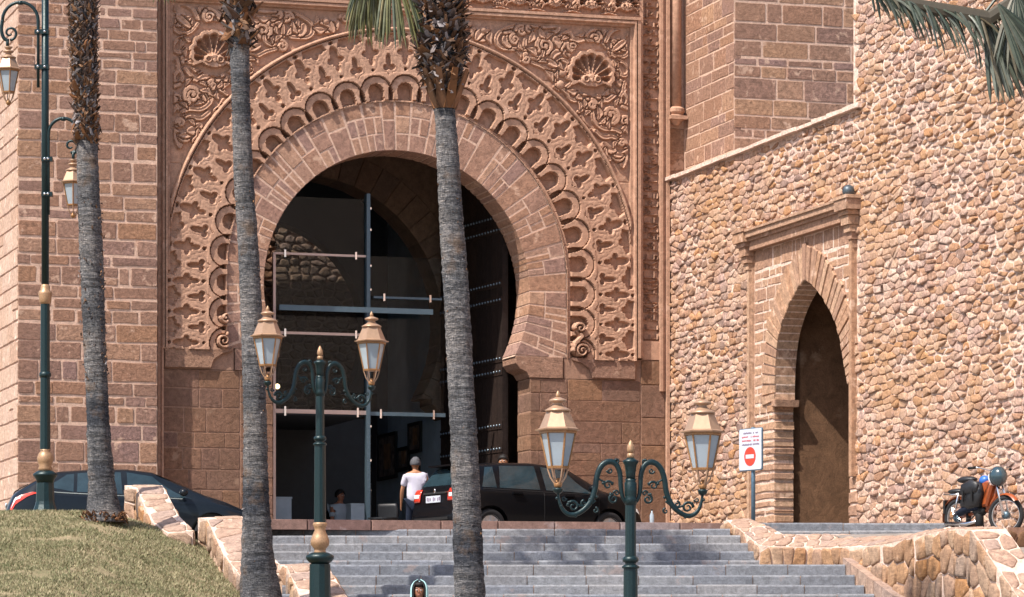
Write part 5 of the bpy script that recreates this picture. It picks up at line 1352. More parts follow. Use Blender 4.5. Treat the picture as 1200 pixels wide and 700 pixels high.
# ================================================================== CARS
def lerp_tab(tab, x):
    if x <= tab[0][0]: return tab[0][1]
    for (a, va), (b, vb) in zip(tab[:-1], tab[1:]):
        if x <= b: t = (x-a)/(b-a); return va+(vb-va)*t
    return tab[-1][1]
def car(name, label, loc, yaw, paint, L, W, top, belt, wheels, tail, chrome=False, rr=.31):
    """x forward; top/belt are height tables along x; wheels = (rear x, front x)"""
    o = empty(name, loc, yaw, label, 'car'); hl = L/2
    def wid(x):
        u = x/hl; base = W/2
        return base*(1-.10*max(0, (u-.55)/.45)**2*1.6-.075*max(0, (-u-.72)/.28)**2*1.6)
    zb = .20
    def roofw(x): 
        t_, b_ = lerp_tab(top, x), lerp_tab(belt, x); k = min(1, max(0, (t_-b_)/.42)); return wid(x)*(.93-.20*k)
    def ring(x):
        zt = lerp_tab(top, x); be = min(lerp_tab(belt, x), zt-.005); w_ = wid(x); wr = roofw(x)
        low = zb+.02 if abs(x) < hl-.25 else zb+.06
        pts = [(0, low), (w_*.80, low), (w_*.955, low+.05), (w_*.985, min(.42, be*.6)), (w_*1.0, min(.60, be*.78)), (w_*.992, be-.06 if be > .5 else be*.9), (w_*.965, be), (w_*.95, be+.012)]
        for t in (.25, .5, .75): pts.append((w_*.95+(wr-w_*.95)*(t**1.12), be+.012+(zt-.06-be-.012)*t if zt-.06 > be+.012 else be+.012))
        z6 = max(zt-.055, be+.012)
        pts += [(wr, z6), (wr*.93, zt-.022), (wr*.75, zt-.004), (wr*.4, zt+.006), (0, zt+.010)]
        return pts
    xs = sorted(set([-hl+.0, -hl+.02, -hl+.05, -hl+.10, -hl+.16]+[-hl+.22+i*.055 for i in range(int((L-.44)/.055)+1)]+[hl-.16, hl-.08, hl-.03, hl]+[p[0] for p in top]))
    rings = [ring(x) for x in xs]; n = len(rings[0])
    # close the ends by shrinking the last rings inwards
    vs = []; fs = []; m = 2*n-2
    for x, rg in zip(xs, rings):
        full = [(x, -y, z) for y, z in rg]+[(x, y, z) for y, z in rg[::-1][1:-1]]
        vs += full
    for i in range(len(xs)-1):
        for k in range(m): fs.append((i*m+k, (i+1)*m+k, (i+1)*m+(k+1) % m, i*m+(k+1) % m))
    fs.append(tuple(range(m))); fs.append(tuple(range((len(xs)-1)*m, len(xs)*m))[::-1])
    body = mesh_obj('body', vs, fs, paint, o, True)
    # wheel wells cut out of the shell
    bmc = MB()
    for wx in wheels:
        for sy in (-1, 1):
            N = 28; v0 = []
            for yy in (sy*(W/2+.2), sy*(W/2-.28)):
                for k in range(N): q = 2*PI*k/N; v0.append((wx+(rr+.055)*math.cos(q), yy, rr+(rr+.055)*math.sin(q)))
            bmc.add(v0, [(k, (k+1) % N, N+(k+1) % N, N+k) for k in range(N)]+[tuple(range(N))[::-1], tuple(range(N, 2*N))])
    cut = bmc.build('cutter', M_TRIM); bm = bmesh.new(); bm.from_mesh(cut.data); bmesh.ops.recalc_face_normals(bm, faces=bm.faces); bm.to_mesh(cut.data); bm.free()
    bm = bmesh.new(); bm.from_mesh(body.data); bmesh.ops.recalc_face_normals(bm, faces=bm.faces); bm.to_mesh(body.data); bm.free()
    md = body.modifiers.new('b', 'BOOLEAN'); md.operation = 'DIFFERENCE'; md.object = cut; md.solver = 'EXACT'; cut.matrix_world = o.matrix_world
    body.parent = None
    cut.matrix_world = Matrix.Identity(4); bpy.context.view_layer.update(); dg = bpy.context.evaluated_depsgraph_get(); nm = bpy.data.meshes.new_from_object(body.evaluated_get(dg)); body.modifiers.clear(); body.data = nm; body.parent = o
    bpy.data.objects.remove(cut)
    nm.polygons.foreach_set('use_smooth', [True]*len(nm.polygons))
    try: nm.set_sharp_from_angle(angle=R(32))
    except Exception: pass
    def surf(x, k, off=.004, sy=-1):
        rg = ring(x); k0 = min(int(k), n-2); t = k-k0; y, z = [rg[k0][j]*(1-t)+rg[k0+1][j]*t for j in (0, 1)]
        rg2 = ring(x+.01); y2_, z2_ = [rg2[k0][j]*(1-t)+rg2[k0+1][j]*t for j in (0, 1)]
        du_ = Vector((.01, y2_-y, z2_-z)); dv_ = Vector((0, rg[k0+1][0]-rg[k0][0], rg[k0+1][1]-rg[k0][1])); nr = dv_.cross(du_)
        if nr.length < 1e-9: nr = Vector((0, 1, 0))
        nr.normalize(); 
        if nr.y*1 < 0 and abs(nr.y) > .3: nr = -nr
        if abs(nr.y) <= .3 and nr.z < 0 and z > .8: nr = -nr
        p = Vector((x, y, z))+nr*off
        return Vector((p.x, p.y*sy, p.z))
    def panel(nme, mat, corners, sy, off=.004, nu=10, nv=5, par=None):
        """corners in (x, ring position): low-rear, low-front, high-front, high-rear"""
        v = []; f = []
        for j in range(nv+1):
            for i in range(nu+1):
                u, w_ = i/nu, j/nv; a, b, c, d_ = corners
                X_ = (a[0]*(1-u)+b[0]*u)*(1-w_)+(d_[0]*(1-u)+c[0]*u)*w_; K_ = (a[1]*(1-u)+b[1]*u)*(1-w_)+(d_[1]*(1-u)+c[1]*u)*w_
                v.append(surf(X_, K_, off, sy))
        for j in range(nv):
            for i in range(nu): q = j*(nu+1)+i; f.append((q, q+1, q+nu+2, q+nu+1))
        return mesh_obj(nme, v, f, mat, par or o, True)
    return o, panel, surf, n, ring, wid
def wheel(o, x, sy, rr, W):
    w_ = empty('wheel', (x, sy*(W/2-.11), rr), 0); w_.parent = o
    def disc(name, prof, mat, k=36):
        mb = MB().lathe(prof, k); mb.v = [(p[0], sy*p[2], p[1]) for p in mb.v]; return mb.build(name, mat, w_, True)
    disc('tyre', [(rr*.66, -.09), (rr*.9, -.095), (rr*.99, -.07), (rr, 0), (rr*.99, .07), (rr*.93, .095), (rr*.70, .10), (rr*.655, .075), (rr*.64, -.05)], M_TYRE)
    disc('rim', [(rr*.64, .02), (rr*.665, .085), (rr*.62, .085), (rr*.60, .03), (.01, .025)], M_TRIM)
    sp = MB()
    for i in range(9):
        q = 2*PI*i/9; d = Vector((math.cos(q), 0, math.sin(q))); t = Vector((-d.z, 0, d.x)); y0 = sy*.035; y1 = sy*.075
        a, b = d*.04, d*rr*.63
        sp.add([a-t*.018+Vector((0, y0, 0)), a+t*.018+Vector((0, y0, 0)), b+t*.028+Vector((0, y0, 0)), b-t*.028+Vector((0, y0, 0)), a-t*.014+Vector((0, y1, 0)), a+t*.014+Vector((0, y1, 0)), b+t*.024+Vector((0, y1, 0)), b-t*.024+Vector((0, y1, 0))], [(0, 1, 2, 3), (4, 5, 6, 7), (0, 1, 5, 4), (1, 2, 6, 5), (2, 3, 7, 6), (3, 0, 4, 7)])
    mb = MB().lathe([(.02, .02), (.06, .06), (.05, .085), (.01, .09)], 16); sp.add([(p[0], sy*p[2], p[1]) for p in mb.v], mb.f)
    mb = MB().lathe([(rr*.60, .06), (rr*.66, .088), (rr*.665, .07), (rr*.60, .05)], 36); sp.add([(p[0], sy*p[2], p[1]) for p in mb.v], mb.f)
    sp.build('spokes', M_RIM, w_)
# black hatchback before the gate
yaw = R(30)
top = [(-2.0, .56), (-1.985, .62), (-1.95, .68), (-1.93, .90), (-1.90, .96), (-1.86, 1.02), (-1.62, 1.33), (-1.55, 1.395), (-1.45, 1.425), (-1.0, 1.46), (-.3, 1.475), (.2, 1.44), (.45, 1.395), (1.12, 1.02), (1.18, 1.00), (1.6, .90), (1.86, .78), (1.95, .66), (2.0, .48)]
belt = [(-2.0, .50), (-1.9, .90), (-1.7, .965), (-1.3, .955), (.2, .915), (1.0, .90), (1.2, .93), (1.6, .84), (1.9, .66), (2.0, .42)]
cd = 65.0; cpos = pt(619, 600, cd); cpos.z = ZP
c1, pan, srf, nr_, rg_, wid_ = car('parked_car', 'black hatchback parked askew before the horseshoe arch, seen from its rear corner', cpos, yaw, M_BLACK, 4.0, 1.73, top, belt, (-1.26, 1.22), None)
for sy in (-1, 1):
    for wx in (-1.26, 1.22): wheel(c1, wx, sy, .31, 1.73)
    pan('window', M_CGLS, ((-1.42, 7.3), (-1.12, 7.3), (-1.12, 10.8), (-1.28, 10.8)), sy); pan('window', M_CGLS, ((-1.06, 7.3), (-.22, 7.3), (-.26, 10.9), (-.98, 10.9)), sy)
    pan('window', M_CGLS, ((-.10, 7.3), (.92, 7.3), (.38, 10.7), (-.13, 10.9)), sy)
    pan('tail_lamp', M_RED, ((-1.985+.06, 5.3), (-1.70, 5.0), (-1.72, 6.0), (-1.915, 6.7)), sy, .012, 6, 4); pan('lamp_lens', M_CLEAR, ((-1.92, 5.6), (-1.80, 5.45), (-1.80, 5.8), (-1.90, 6.1)), sy, .018, 4, 3)
    pan('headlamp', M_CLEAR, ((1.62, 5.0), (1.90, 4.8), (1.86, 5.8), (1.66, 6.0)), sy, .008, 5, 3)
    for dx, hx_ in ((-.16, -.30), (.98, .60)):
        a = srf(dx, 3.2, .003, sy); 
        MB().tube([srf(dx, 2.6, .002, sy), srf(dx, 4, .002, sy), srf(dx, 5, .002, sy), srf(dx, 6, .002, sy)], .004, 4).build('door_gap', M_TRIM, c1)
    for hx_ in (-.72, .36): p = srf(hx_, 5.3, .02, sy); MB().box(p.x-.10, p.x+.10, p.y-.015, p.y+.015, p.z-.014, p.z+.014).build('door_handle', M_BLACK, c1)
    MB().tube([srf(x_, 6.6, .004, sy) for x_ in [-1.4+i*.2 for i in range(13)]], .010, 5).build('belt_trim', M_TRIM, c1)
    p = srf(.80, 7.2, .10, sy); mm = MB().ball((p.x, p.y+sy*.03, p.z+.05), .10, 12, (.75, 1.0, .72)); mm.build('mirror', M_BLACK, c1, True)
mg = MB(); x0_ = -1.60
def rear_grid(name, mat, zlo, zhi, wlo, whi, off=.006, nu=10, nv=6):
    v = []; f = []
    def xat(z):                                     # x of the rear profile at height z
        for (a, za), (b, zb_) in zip(top[:-1], top[1:]):
            if za <= z <= zb_: return a+(b-a)*(z-za)/(zb_-za)
        return -1.9
    for j in range(nv+1):
        z = zlo+(zhi-zlo)*j/nv; w_ = wlo+(whi-wlo)*j/nv
        for i in range(nu+1):
            y = w_*(2*i/nu-1); v.append((xat(z)-off+.03*(abs(y)/.85)**3, y, z+off*.5))
    for j in range(nv):
        for i in range(nu): q = j*(nu+1)+i; f.append((q, q+1, q+nu+2, q+nu+1))
    return mesh_obj(name, v, f, mat, c1, True)
rear_grid('rear_window', M_CGLS, 1.04, 1.36, .66, .54, .008)
MB().box(-1.76, -1.50, -.56, .56, 1.395, 1.425).build('roof_spoiler', M_BLACK, c1)
for sy in (-1, 1):
    for nme, mt_, (ya, yb, za, zb_), of in (('tail_lamp', M_RED, (.50, .86, .76, .985), .014), ('lamp_lens', M_CLEAR, (.54, .80, .83, .90), .020)):
        v = []; f = []
        for j in range(5):
            z = za+(zb_-za)*j/4; xq = [a+(b-a)*(z-za_)/(zb2-za_) for (a, za_), (b, zb2) in zip(top[:-1], top[1:]) if za_ <= z <= zb2][0]
            for i in range(7):
                y = ya+(yb-ya)*i/6; v.append((xq-of+.16*max(0, (y-.70)/.16)**2, sy*y, z))
        for j in range(4):
            for i in range(6): q = j*7+i; f.append((q, q+1, q+8, q+7))
        mesh_obj(nme, v, f, mt_, c1, True).modifiers.new('t', 'SOLIDIFY').thickness = .012
rear_grid('tailgate_trim', M_TRIM, .885, .92, .42, .42, .012)
pl_ = MB(); pl_.box(-1.972, -1.955, -.26, .26, .74, .86); npl = pl_.build('number_plate', M_SIGN, c1)
for k, t_ in enumerate((0, 1, 2, 4, 5, 7, 8)):
    mb = MB(); y = .20-.055*t_; mb.box(-1.977, -1.973, y-.015, y+.015, .765+(.0 if k % 2 else .01), .835-(.012 if k % 3 else 0)); mb.build('plate_mark', M_STXT, npl)
mb = MB().lathe([(.045, -.004), (.048, 0), (.03, .006), (.004, .008)], 20); mb.v = [(-1.945-p[2], p[0], .95+p[1]) for p in mb.v]; mb.build('badge', M_CHROM, c1, True)
for k in range(5): MB().box(-1.948, -1.94, -.62+k*.045, -.595+k*.045, .90, .925).build('badge_mark', M_CHROM, c1)
MB().box(-2.02, -1.97, -.62, .62, .42, .47).build('bumper_ledge', M_TRIM, c1); MB().box(-2.012, -1.98, -.5, .5, .22, .40).build('bumper_insert', M_TRIM, c1)
v = [srf(x_, k_, .004, 1) for x_ in (.52, 1.08) for k_ in (15, )]
ws = []; wf = []
for j in range(7):
    x_ = .50+.58*j/6; 
    for i in range(11):
        u = 2*i/10-1; rgx = rg_(x_); zt_ = lerp_tab(top, x_); w_ = rgx[11][0]*.92; ws.append((x_+.008+.05*(1-u*u), u*w_, zt_+.012-.03*u*u))
for j in range(6):
    for i in range(10): q = j*11+i; wf.append((q, q+1, q+12, q+11))
mesh_obj('windscreen', ws, wf, M_CGLS, c1, True)
MB().box(-1.35, 1.9, -.75, .75, .16, .24).build('underside', M_TRIM, c1)
# long dark blue hatchback behind the lawn
top2 = [(-2.2, .55), (-2.17, .66), (-2.12, .80), (-2.05, .95), (-1.98, 1.02), (-1.45, 1.33), (-1.25, 1.38), (-.7, 1.42), (-.1, 1.43), (.35, 1.38), (1.25, .99), (1.6, .88), (1.98, .72), (2.12, .60), (2.2, .45)]
belt2 = [(-2.2, .5), (-2.0, .90), (-1.7, 1.02), (-1.2, .98), (0, .93), (1.1, .88), (1.6, .78), (2.0, .62), (2.2, .40)]
cpos2 = pt(152, 600, 62.6); cpos2.z = ZP-.20
c2, pan, srf, nr_, rg_, wid_ = car('parked_car', 'long dark blue hatchback half hidden behind the lawn crest, red tail lamp at left', cpos2, R(10), M_NAVY, 4.4, 1.76, top2, belt2, (-1.32, 1.36), None)
for sy in (-1, 1):
    for wx in (-1.32, 1.36): wheel(c2, wx, sy, .31, 1.76)
    pan('window', M_CGLS, ((-1.50, 8.2), (-1.02, 7.3), (-1.0, 10.8), (-1.12, 10.8)), sy); pan('window', M_CGLS, ((-.96, 7.3), (-.18, 7.3), (-.20, 10.9), (-.94, 10.9)), sy)
    pan('window', M_CGLS, ((-.08, 7.3), (1.02, 7.3), (.34, 10.7), (-.10, 10.9)), sy)
    pan('tail_lamp', M_RED, ((-2.14, 4.7), (-1.62, 5.2), (-1.66, 5.6), (-2.06, 6.6)), sy, .010, 8, 4); pan('lamp_lens', M_CLEAR, ((-2.08, 5.3), (-1.92, 5.3), (-1.92, 5.8), (-2.02, 6.1)), sy, .016, 4, 3)
    MB().tube([srf(x_, 6.75, .006, sy) for x_ in [-1.55+i*.16 for i in range(16)]], .012, 5).build('chrome_strip', M_CHROM, c2)
    MB().tube([srf(-1.5, 8.4, .006, sy), srf(-1.55, 6.75, .006, sy)], .012, 5).build('chrome_strip', M_CHROM, c2)
    MB().tube([srf(-.13, 3, .002, sy), srf(-.13, 5, .002, sy), srf(-.13, 6.5, .002, sy)], .004, 4).build('door_gap', M_TRIM, c2)
    p = srf(.86, 7.2, .10, sy); MB().ball((p.x, p.y+sy*.03, p.z+.05), .10, 12, (.8, 1.0, .70)).build('mirror', M_NAVY, c2, True)
ws = []; wf = []
for j in range(7):
    x_ = -1.93+.46*j/6
    for i in range(11):
        u = 2*i/10-1; w_ = rg_(x_)[11][0]*.85; ws.append((x_-.006, u*w_, lerp_tab(top2, x_)+.018-.025*u*u))
for j in range(6):
    for i in range(10): q = j*11+i; wf.append((q, q+1, q+12, q+11))
mesh_obj('rear_window', ws, wf, M_CGLS, c2, True)
MB().tube([(-2.02, -.3, .99), (-1.98, 0, 1.05), (-1.75, .3, 1.19)], .012, 5).build('wiper', M_TRIM, c2)
mb = MB().ball((-2.14, 0, .80), .06, 12, (.3, 1, 1)); mb.build('badge', M_CHROM, c2, True)
ws = [(x_+.008, u*.62, lerp_tab(top2, x_)+.014-.03*u*u) for x_ in [.42+.7*j/6 for j in range(7)] for u in [2*i/10-1 for i in range(11)]]
mesh_obj('windscreen', ws, wf, M_CGLS, c2, True)

# ================================================================== MOPED
mp_loc = pt(1150, 627, 53.2); mp_loc.z = ZL
mo = empty('moped', mp_loc, R(-58), 'old orange and black moped with a helmet hung on its handlebar, by the rubble wall', 'moped')
def mwheel(x, steer=0):
    w_ = empty('wheel', (x, 0, .28), steer); w_.parent = mo
    def disc(name, prof, mat, k=36):
        mb = MB().lathe(prof, k)
        if name != 'hub': mb.f = mb.f[:-2]
        mb.v = [(p[0], p[2], p[1]) for p in mb.v]; return mb.build(name, mat, w_, True)
    disc('tyre', [(.222, -.022), (.24, -.038), (.27, -.034), (.285, 0), (.27, .034), (.24, .038), (.222, .022), (.222, -.022)], M_TYRE); disc('rim', [(.214, -.018), (.226, -.02), (.226, .02), (.214, .018), (.214, -.018)], M_RIM)
    disc('hub', [(.01, -.045), (.055, -.04), (.055, .04), (.01, .045)], M_STEEL, 18)
    sp = MB()
    for i in range(18):
        q = 2*PI*i/18; r_ = q+.5*(1 if i % 2 else -1); sp.tube([(.05*math.cos(q), .03*(1 if i % 2 else -1), .05*math.sin(q)), (.215*math.cos(r_), 0, .215*math.sin(r_))], .0028, 4)
    sp.build('spokes', M_CHROM, w_); return w_
mo.scale = (1.02, 1.02, 1.02)
mwheel(-.54); mwheel(.56, R(24))
def mt(name, P, r, mat, k=8, ell=1.0): return MB().tube(P, r, k, True, ell).build(name, mat, mo, True)
mt('frame', [(.38, 0, .80), (.32, 0, .55), (.12, 0, .36), (-.15, 0, .34), (-.54, 0, .28)], .028, M_ORNG); mt('frame', [(-.15, 0, .34), (-.22, 0, .62), (-.30, 0, .74)], .022, M_TRIM)
for sy in (-1, 1):
    mt('fork', [(.56, sy*.055, .28), (.45, sy*.055, .62), (.385, sy*.05, .86)], .020, M_CHROM); mt('rear_strut', [(-.54, sy*.07, .30), (-.42, sy*.08, .64)], .018, M_CHROM)
    mt('handlebar', [(.38, 0, .88), (.36, sy*.10, .93), (.28, sy*.27, .97), (.24, sy*.33, .97)], .013, M_CHROM); mt('grip', [(.25, sy*.31, .97), (.18, sy*.40, .965)], .020, M_TRIM)
def fender(x, a0, a1, mat, rad=.315, wd=.05, steer=0):
    v = []; f = []; N = 14
    for i in range(N+1):
        a = a0+(a1-a0)*i/N
        for yy, rr_ in ((-wd, rad-.02), (-wd*.7, rad), (0, rad+.008), (wd*.7, rad), (wd, rad-.02)): v.append((x+rr_*math.cos(a), yy, .28+rr_*math.sin(a)))
        if i: f += [((i-1)*5+k, (i-1)*5+k+1, i*5+k+1, i*5+k) for k in range(4)]
    return mesh_obj('mudguard', v, f, mat, mo, True)
fender(.56, R(40), R(165), M_ORNG); fender(-.54, R(20), R(190), M_ORNG)
tk = MB().prism([(-.02, .40), (.20, .42), (.34, .74), (.28, .80), (.04, .78), (-.06, .60)], -.085, .085, .03); tk.build('tank', M_ORNG, mo); 
MB().prism([(-.30, .44), (-.12, .38), (.10, .42), (.17, .62), (.12, .76), (-.04, .80), (-.22, .72)], -.19, -.07, .04).build('saddle_bag', M_SEAT, mo, True); MB().prism([(-.27, .60), (.12, .62), (.14, .76), (-.02, .82), (-.24, .75)], -.215, -.17, .03).build('bag_flap', M_SEAT, mo, True)
for bx_ in (-.16, .04): MB().box(bx_-.015, bx_+.015, -.225, -.205, .50, .66).build('strap', M_TRIM, mo)
MB().ball((.10, -.02, .80), .085, 12, (1.1, .9, .9)).build('blue_pouch', M_BLUE, mo, True)
MB().ball((-.32, 0, .83), .15, 14, (1.35, .72, .36)).build('saddle', M_SEAT, mo, True); MB().ball((-.56, 0, .67), .13, 14, (1.35, .8, .32)).build('rear_seat', M_SEAT, mo, True)
mt('luggage_rack', [(-.42, .07, .62), (-.78, .07, .63), (-.78, -.07, .63), (-.42, -.07, .62)], .010, M_CHROM)
MB().ball((.0, -.03, .36), .12, 12, (1.1, .8, .72)).build('engine', M_TRIM, mo, True); MB().lathe([(.05, -.1), (.062, -.08), (.062, .08), (.05, .1)], 14, (.02, -.05, .24)).build('cylinder_barrel', M_TRIM, mo, True)
mt('side_cover', [(-.42, -.08, .34), (-.16, -.10, .42), (.06, -.10, .42)], [.05, .07, .05], M_NAVYC, 10); mt('exhaust', [(.06, -.08, .22), (-.2, -.10, .18), (-.7, -.10, .20)], [.016, .03, .03], M_CHROM)
mt('stand', [(-.08, .10, .20), (-.12, .16, .0)], .010, M_TRIM); mt('pedal', [(.0, -.12, .30), (.02, -.20, .24), (.02, -.28, .24)], .009, M_TRIM)
for xx, z in ((-.8, .45),): MB().box(xx-.02, xx+.02, -.05, .05, z-.10, z+.10).build('rear_plate', M_TRIM, mo)
hp = Matrix.Translation(mp_loc) @ Matrix.Rotation(R(-58), 4, 'Z') @ Vector((.46, -.06, .86))
he = empty('helmet', hp, R(-58), 'dark blue open helmet with pale rim hanging on the moped handlebar', 'helmet')
v = []; f = []
for i in range(13):
    a = PI*.78*i/12
    for k in range(24): q = 2*PI*k/24; v.append((.145*math.sin(a)*math.cos(q)*1.05, .125*math.sin(a)*math.sin(q), .15*math.cos(a)))
    if i: f += [((i-1)*24+k, (i-1)*24+(k+1) % 24, i*24+(k+1) % 24, i*24+k) for k in range(24)]
hs = mesh_obj('shell', [Matrix.Rotation(R(75), 3, 'Y') @ Vector(p) for p in v], f, plain('helmet_paint', (.02, .045, .06), .2, 0, .5, .1, 10, 0, .8), he, True)
rm = [Matrix.Rotation(R(75), 3, 'Y') @ Vector((.145*math.sin(PI*.78)*math.cos(q)*1.08, .125*math.sin(PI*.78)*math.sin(q)*1.05, .15*math.cos(PI*.78))) for q in [2*PI*k/24 for k in range(25)]]
MB().tube(rm, .010, 6).build('rim_band', M_WHITE, he, True); MB().tube([rm[4], (.02, -.03, -.17), (.10, .0, -.21), rm[20]], .005, 5).build('chin_strap', M_TRIM, he)

# ================================================================== SIGN
sgp = pt(881, 612, 58.5); sgp.z = ZP
sg = empty('no_entry_sign', sgp, R(-57), 'white road sign with red no entry disc on a blue grey post by the doorway', 'sign')
ztp = (790-503)/F*58.5+EYE-ZP; zbt = (790-551)/F*58.5+EYE-ZP
MB().tube([(0, .03, -.02), (0, .03, ztp+.03)], .035, 12).build('post', M_POST, sg, True)
sw = .30
def rrect(x0, x1, z0, z1, r, k=4):
    P = []
    for cx_, cz_, a0_ in ((x1-r, z0+r, -PI/2), (x1-r, z1-r, 0), (x0+r, z1-r, PI/2), (x0+r, z0+r, PI)):
        P += [(cx_+r*math.cos(a0_+PI/2*i/k), cz_+r*math.sin(a0_+PI/2*i/k)) for i in range(k+1)]
    return P
MB().prism(rrect(-sw, sw, zbt, ztp, .03), -.035, -.008, .004).build('panel', M_SIGN, sg)
MB().prism(rrect(-sw-.012, sw+.012, zbt-.012, ztp+.012, .035), -.028, -.002, .003).build('panel_edge', M_POST, sg)
zc_ = zbt+.22
def disc_poly(r, n=28): return [(r*math.cos(2*PI*k/n), zc_+r*math.sin(2*PI*k/n)) for k in range(n)]
MB().prism(disc_poly(.155), -.039, -.030).build('red_disc', M_SRED, sg); MB().prism([(-.11, zc_-.032), (.11, zc_-.032), (.11, zc_+.032), (-.11, zc_+.032)], -.043, -.036).build('white_bar', M_SIGN, sg)
rs = random.Random(4)
for k in range(4):                                        # four rows of worn print, too small to read in the photograph
    z = ztp-.065-k*.062; x = -.22 if k != 0 else -.18; mb = MB()
    while x < (.22, .24, .25, .23)[k]:
        w_ = rs.uniform(.012, .03); 
        if rs.random() < .82: mb.box(x, x+w_, -.039, -.034, z-rs.uniform(.008, .016), z+rs.uniform(.006, .016))
        x += w_+.008
    mb.build('print_line', M_STXR if k in (1, 2) else M_STXT, sg)

# ================================================================== PEOPLE
def skin_mesh(name, nodes_, edges, mat, parent, sub=2, root=0):
    me = bpy.data.meshes.new(name); me.from_pydata([n_[0] for n_ in nodes_], edges, []); me.materials.append(mat)
    o = bpy.data.objects.new(name, me); COL.objects.link(o)
    m = o.modifiers.new('s', 'SKIN'); m.use_smooth_shade = True
    for i, n_ in enumerate(nodes_):
        r = n_[1]; r = (r, r) if not hasattr(r, '__len__') else r
        me.skin_vertices[0].data[i].radius = r
    me.skin_vertices[0].data[root].use_root = True
    s_ = o.modifiers.new('u', 'SUBSURF'); s_.levels = sub; s_.render_levels = sub
    bpy.context.view_layer.update(); dg = bpy.context.evaluated_depsgraph_get(); nm = bpy.data.meshes.new_from_object(o.evaluated_get(dg))
    o.modifiers.clear(); o.data = nm; nm.polygons.foreach_set('use_smooth', [True]*len(nm.polygons)); o.parent = parent; return o
def person(loc, yaw, h, label, shirt, trousers, skin, hair, female=False, sit=False, walk=.0, arms=(10, 8), sleeve=.45, grp=None):
    """faces local +x; z up; built for a height of 1.75 and scaled"""
    o = empty('person', loc, yaw, label, 'person', grp); s_ = h/1.75; o.scale = (s_, s_, s_)
    hipz = .93 if not sit else .48; dz = hipz-.93
    P = {}; 
    P['pel'] = ((0, 0, hipz), (.13, .165)); P['waist'] = ((.0, 0, 1.08+dz), (.115, .15)); P['chest'] = ((.0, 0, 1.28+dz), (.12, .175)); P['upch'] = ((-.01, 0, 1.40+dz), (.10, .15)); P['neck'] = ((.0, 0, 1.50+dz), .055); P['nk2'] = ((.015, 0, 1.55+dz), .052); P['jaw'] = ((.045, 0, 1.585+dz), (.070, .058)); P['head'] = ((.03, 0, 1.645+dz), (.096, .076)); P['crown'] = ((.015, 0, 1.71+dz), (.068, .060))
    E_ = [('pel', 'waist'), ('waist', 'chest'), ('chest', 'upch'), ('upch', 'neck'), ('neck', 'nk2'), ('nk2', 'jaw'), ('jaw', 'head'), ('head', 'crown')]
    names = list(P); hands = []
    for sy, nm, sw_ in ((1, 'l', walk), (-1, 'r', -walk)):
        if sit: K = [('hip', (.04, sy*.09, hipz-.02), .085), ('thigh', (.22, sy*.10, hipz+.01), .078), ('knee', (.45, sy*.11, hipz+.01), .058), ('calf', (.46, sy*.11, hipz-.16), .052), ('ank', (.45, sy*.11, .08), .036), ('toe', (.60, sy*.12, .035), .032)]
        else: K = [('hip', (sw_*.15, sy*.09, .86), .088), ('thigh', (sw_*.45, sy*.095, .70), .08), ('knee', (sw_*.75+.02, sy*.095, .50), .056), ('calf', (sw_*.85-.01, sy*.095, .36), .055), ('ank', (sw_*1.15-.02, sy*.095, .09), .036), ('toe', (sw_*1.15+.13, sy*.105, .035), .032)]
        pr = 'pel'
        for k, p, r in K: P[nm+k] = (p, r); E_.append((pr, nm+k)); pr = nm+k
        fa, fb = arms; a1 = R(fa)*(1 if sy > 0 else 1); sh = Vector((-.01, sy*.185, 1.415+dz)); out = .07
        fwd = math.sin(R(fa)+sw_*.9) ; el = sh+Vector((fwd*.29, sy*out, -.28)); wr = el+Vector((math.sin(R(fa+fb*2)+sw_*.9)*.25, sy*.0, -.24)); hd = wr+(wr-el).normalized()*.09
        for k, p, r in (('sh', sh, .06), ('ua', sh.lerp(el, .5), .047), ('el', el, .040), ('fa', el.lerp(wr, .35), .041), ('wr', wr, .026), ('pa', hd, (.018, .036))):
            P[nm+k] = (tuple(p), r); E_.append(('upch' if k == 'sh' else pr2, nm+k)); pr2 = nm+k
        base = hd; dd = (wr-el).normalized()
        for q, (off, ln) in enumerate(((-.028, .055), (-.010, .068), (.010, .066), (.027, .050))):
            f1 = base+Vector((off, 0, 0))+dd*.02; f2 = f1+dd*ln*.6; f3 = f2+dd*ln*.45+Vector((.0, -sy*.015, 0))
            for z_, pp in (('a', f1), ('b', f2), ('c', f3)):
                P[nm+'f%d%s' % (q, z_)] = (tuple(pp), .009 if z_ != 'c' else .007); E_.append((nm+'pa' if z_ == 'a' else nm+'f%d%s' % (q, chr(ord(z_)-1)), nm+'f%d%s' % (q, z_)))
        t1 = wr.lerp(hd, .4)+Vector((.035, 0, 0)); t2 = t1+Vector((.02, 0, -.035)); 
        P[nm+'t1'] = (tuple(t1), .010); P[nm+'t2'] = (tuple(t2), .008); E_ += [(nm+'wr', nm+'t1'), (nm+'t1', nm+'t2')]
    nm_ = list(P); ix = {k: i for i, k in enumerate(nm_)}
    body = skin_mesh('body', [P[k] for k in nm_], [(ix[a], ix[b]) for a, b in E_], skin, o, 2, 0)
    hz = 1.645+dz
    # face: nose, eyes, mouth, ears
    fcv = MB(); fcv.ball((.118, 0, hz-.018), .014, 8, (1.1, .8, 1.7)); fcv.build('nose', skin, o, True)
    for sy in (-1, 1):
        MB().ball((.103, sy*.030, hz+.004), .011, 8, (.7, 1.2, .8)).build('eye', M_WHITE, o, True); MB().ball((.109, sy*.030, hz+.004), .0065, 8).build('pupil', M_BHAIR, o, True)
        MB().tube([(.109, sy*.012, hz+.024), (.112, sy*.03, hz+.030), (.100, sy*.048, hz+.024)], .0055, 5).build('eyebrow', M_BHAIR, o); MB().ball((.02, sy*.080, hz-.01), .024, 8, (.7, .35, 1.2)).build('ear', skin, o, True)
